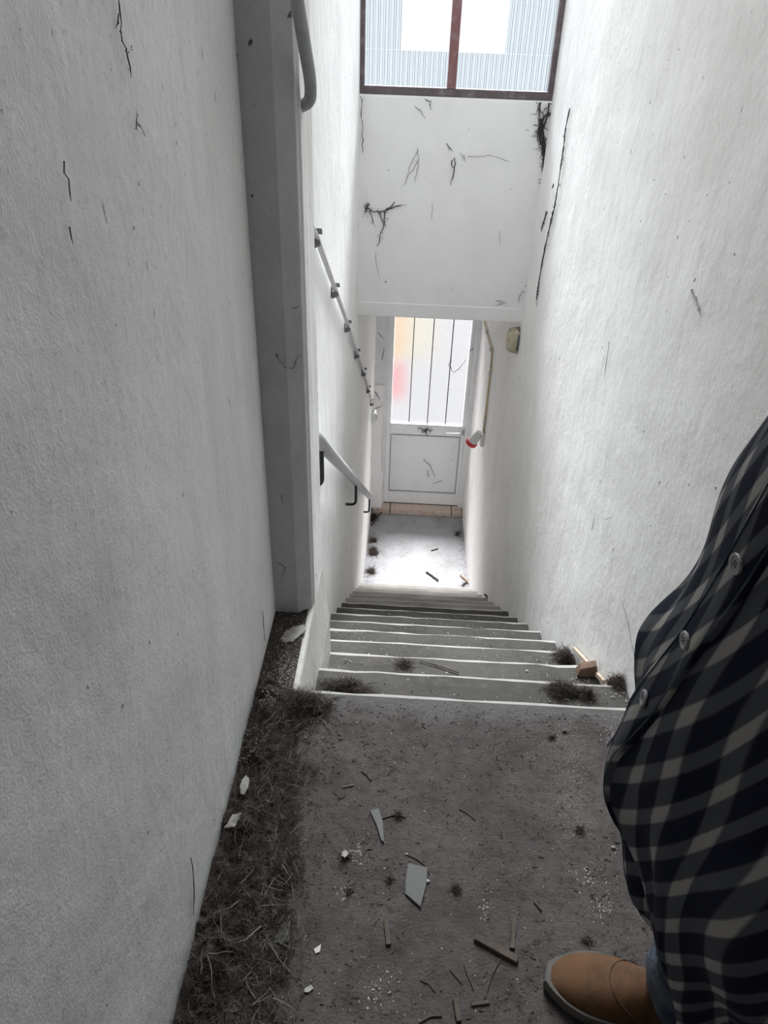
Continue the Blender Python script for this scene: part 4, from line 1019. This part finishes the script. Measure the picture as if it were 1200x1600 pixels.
# jeans
V = []; F = []
def leg(keys, rs, sx=1.0):
    k = 28; n0 = len(V); P_ = []
    R_ = []
    for (a, b, p, q) in zip(keys, keys[1:], rs, rs[1:]):
        for i in range(12): P_.append(a.lerp(b, i/12)); R_.append(p+(q-p)*i/12)
    P_.append(keys[-1]); R_.append(rs[-1]); n = len(P_)
    for i, p in enumerate(P_):
        for j in range(k):
            q = 2*math.pi*j/k; w = R_[i]*(1+.05*math.sin(i*.9+3*q)+.045*math.sin(i*1.7-2*q))
            V.append(p + Vector((math.cos(q)*w, math.sin(q)*w*sx, .008*math.sin(q*2+i))))
    for i in range(n-1):
        for j in range(k): F.append((n0+i*k+j, n0+i*k+(j+1) % k, n0+(i+1)*k+(j+1) % k, n0+(i+1)*k+j))
leg([Vector((.47, .42, 1.0)), rh+Vector((0, 0, -.02)), Vector((.505, .575, .50)), Vector((.560, .622, .085))], [.135, .105, .088, .087])
leg([Vector((.47, .42, 1.0)), lh+Vector((0, 0, -.02)), Vector((.42, .34, .50)), Vector((.475, .25, .085))], [.135, .105, .088, .086])
jn = mesh('jeans', V, F, M['denim'], smooth=True); child_world(jn, man); sf = jn.modifiers.new('s', 'SOLIDIFY'); sf.thickness = .003

# shoes
def shoe(hx, hy, ang):
    # local x from heel (0) to toe (.29), width along y
    key = [(0.0, .020, .065), (.012, .030, .085), (.04, .034, .098), (.09, .034, .100), (.14, .038, .088), (.18, .043, .074), (.22, .0435, .062), (.25, .037, .052), (.272, .027, .040), (.286, .014, .027), (.291, .006, .020)]
    k = 28
    def tr(p): c, s = math.cos(ang), math.sin(ang); x_, y_ = p[0]*1.12, p[1]*1.30; return Vector((hx+x_*c-y_*s, hy+x_*s+y_*c, p[2]*1.1))
    rings = []
    # resample smoothly
    xs = [i/40*.291 for i in range(41)]
    def ip(x, c):
        for a, b in zip(key, key[1:]):
            if x <= b[0]+1e-9: t = (x-a[0])/(b[0]-a[0]); return a[c]+(b[c]-a[c])*t
        return key[-1][c]
    def sm(x, c): return (ip(max(0, x-.012), c)+2*ip(x, c)+ip(min(.291, x+.012), c))/4
    for x in xs:
        w, h = sm(x, 1)*(1.0), sm(x, 2); off = -.006*math.sin(math.pi*x/.29)
        ring = []
        for j in range(k):
            q = 2*math.pi*j/k; cx_, sz = math.cos(q), math.sin(q)
            yy = math.copysign(abs(cx_)**.8, cx_)*w*(1 if sz < 0 else 1-.28*sz*(1 if x < .17 else .6))
            zz = .024 + (h-.024)*max(0, sz)**(.9) if sz > 0 else .024 - .006*abs(sz)
            wr = .0012*math.sin(x*260+j*.4)*max(0, sz) if .13 < x < .2 else 0
            ring.append(tr((x, yy+off, zz+wr)))
        rings.append(ring)
    g = G(); g.hull(rings); up = g.build('shoe_upper', M['suede'], smooth=True); child_world(up, man)
    out = [];
    for x in xs: out.append((x, (sm(x, 1)+.0035), -.006*math.sin(math.pi*x/.29)))
    pts = [(x-(.004 if x < .02 else -.004 if x > .27 else 0), w+o) for x, w, o in out] + [(x-(.004 if x < .02 else -.004 if x > .27 else 0), -w+o) for x, w, o in reversed(out)]
    g = G(); c_ = (.145, 0)
    g.hull([[tr((c_[0]+(x-c_[0])*s, y*s, z)) for x, y in pts] for z, s in ((.0005, .965), (.004, .99), (.010, 1), (.022, 1), (.0275, .985), (.0275, .93))])
    so = g.build('shoe_sole', M['sole'], smooth=False); child_world(so, man)
    # toe seam
    g = G(); sp = []
    for i in range(13):
        q = -1.25+2.5*i/12; x = .165+.02*math.cos(q)*2; y = math.sin(q)*.041-.005
        x = .20-.05*(abs(q)/1.25)**2*1.0
        hh = sm(x, 2); ww = sm(x, 1)
        r_ = min(.98, abs(y+.005)/ww); z = .024+(hh-.024)*math.sqrt(max(0, 1-r_**2))**.9
        sp.append(tr((x, y, z+.0006)))
    g.tube(sp, .0011, 6); child_world(g.build('toe_seam', M['thread'], smooth=True), man)
    # elastic / collar edge under the trouser cuff
    g = G(); ring = [tr((.075+.062*math.cos(q), .034*math.sin(q), .098+.006*math.cos(q)*-1)) for q in [2*math.pi*i/24 for i in range(25)]]
    g.tube(ring, .005, 8); child_world(g.build('shoe_collar', M['suede'], smooth=True), man)
shoe(.632, .588, math.radians(165)); shoe(.565, .25, math.radians(183))
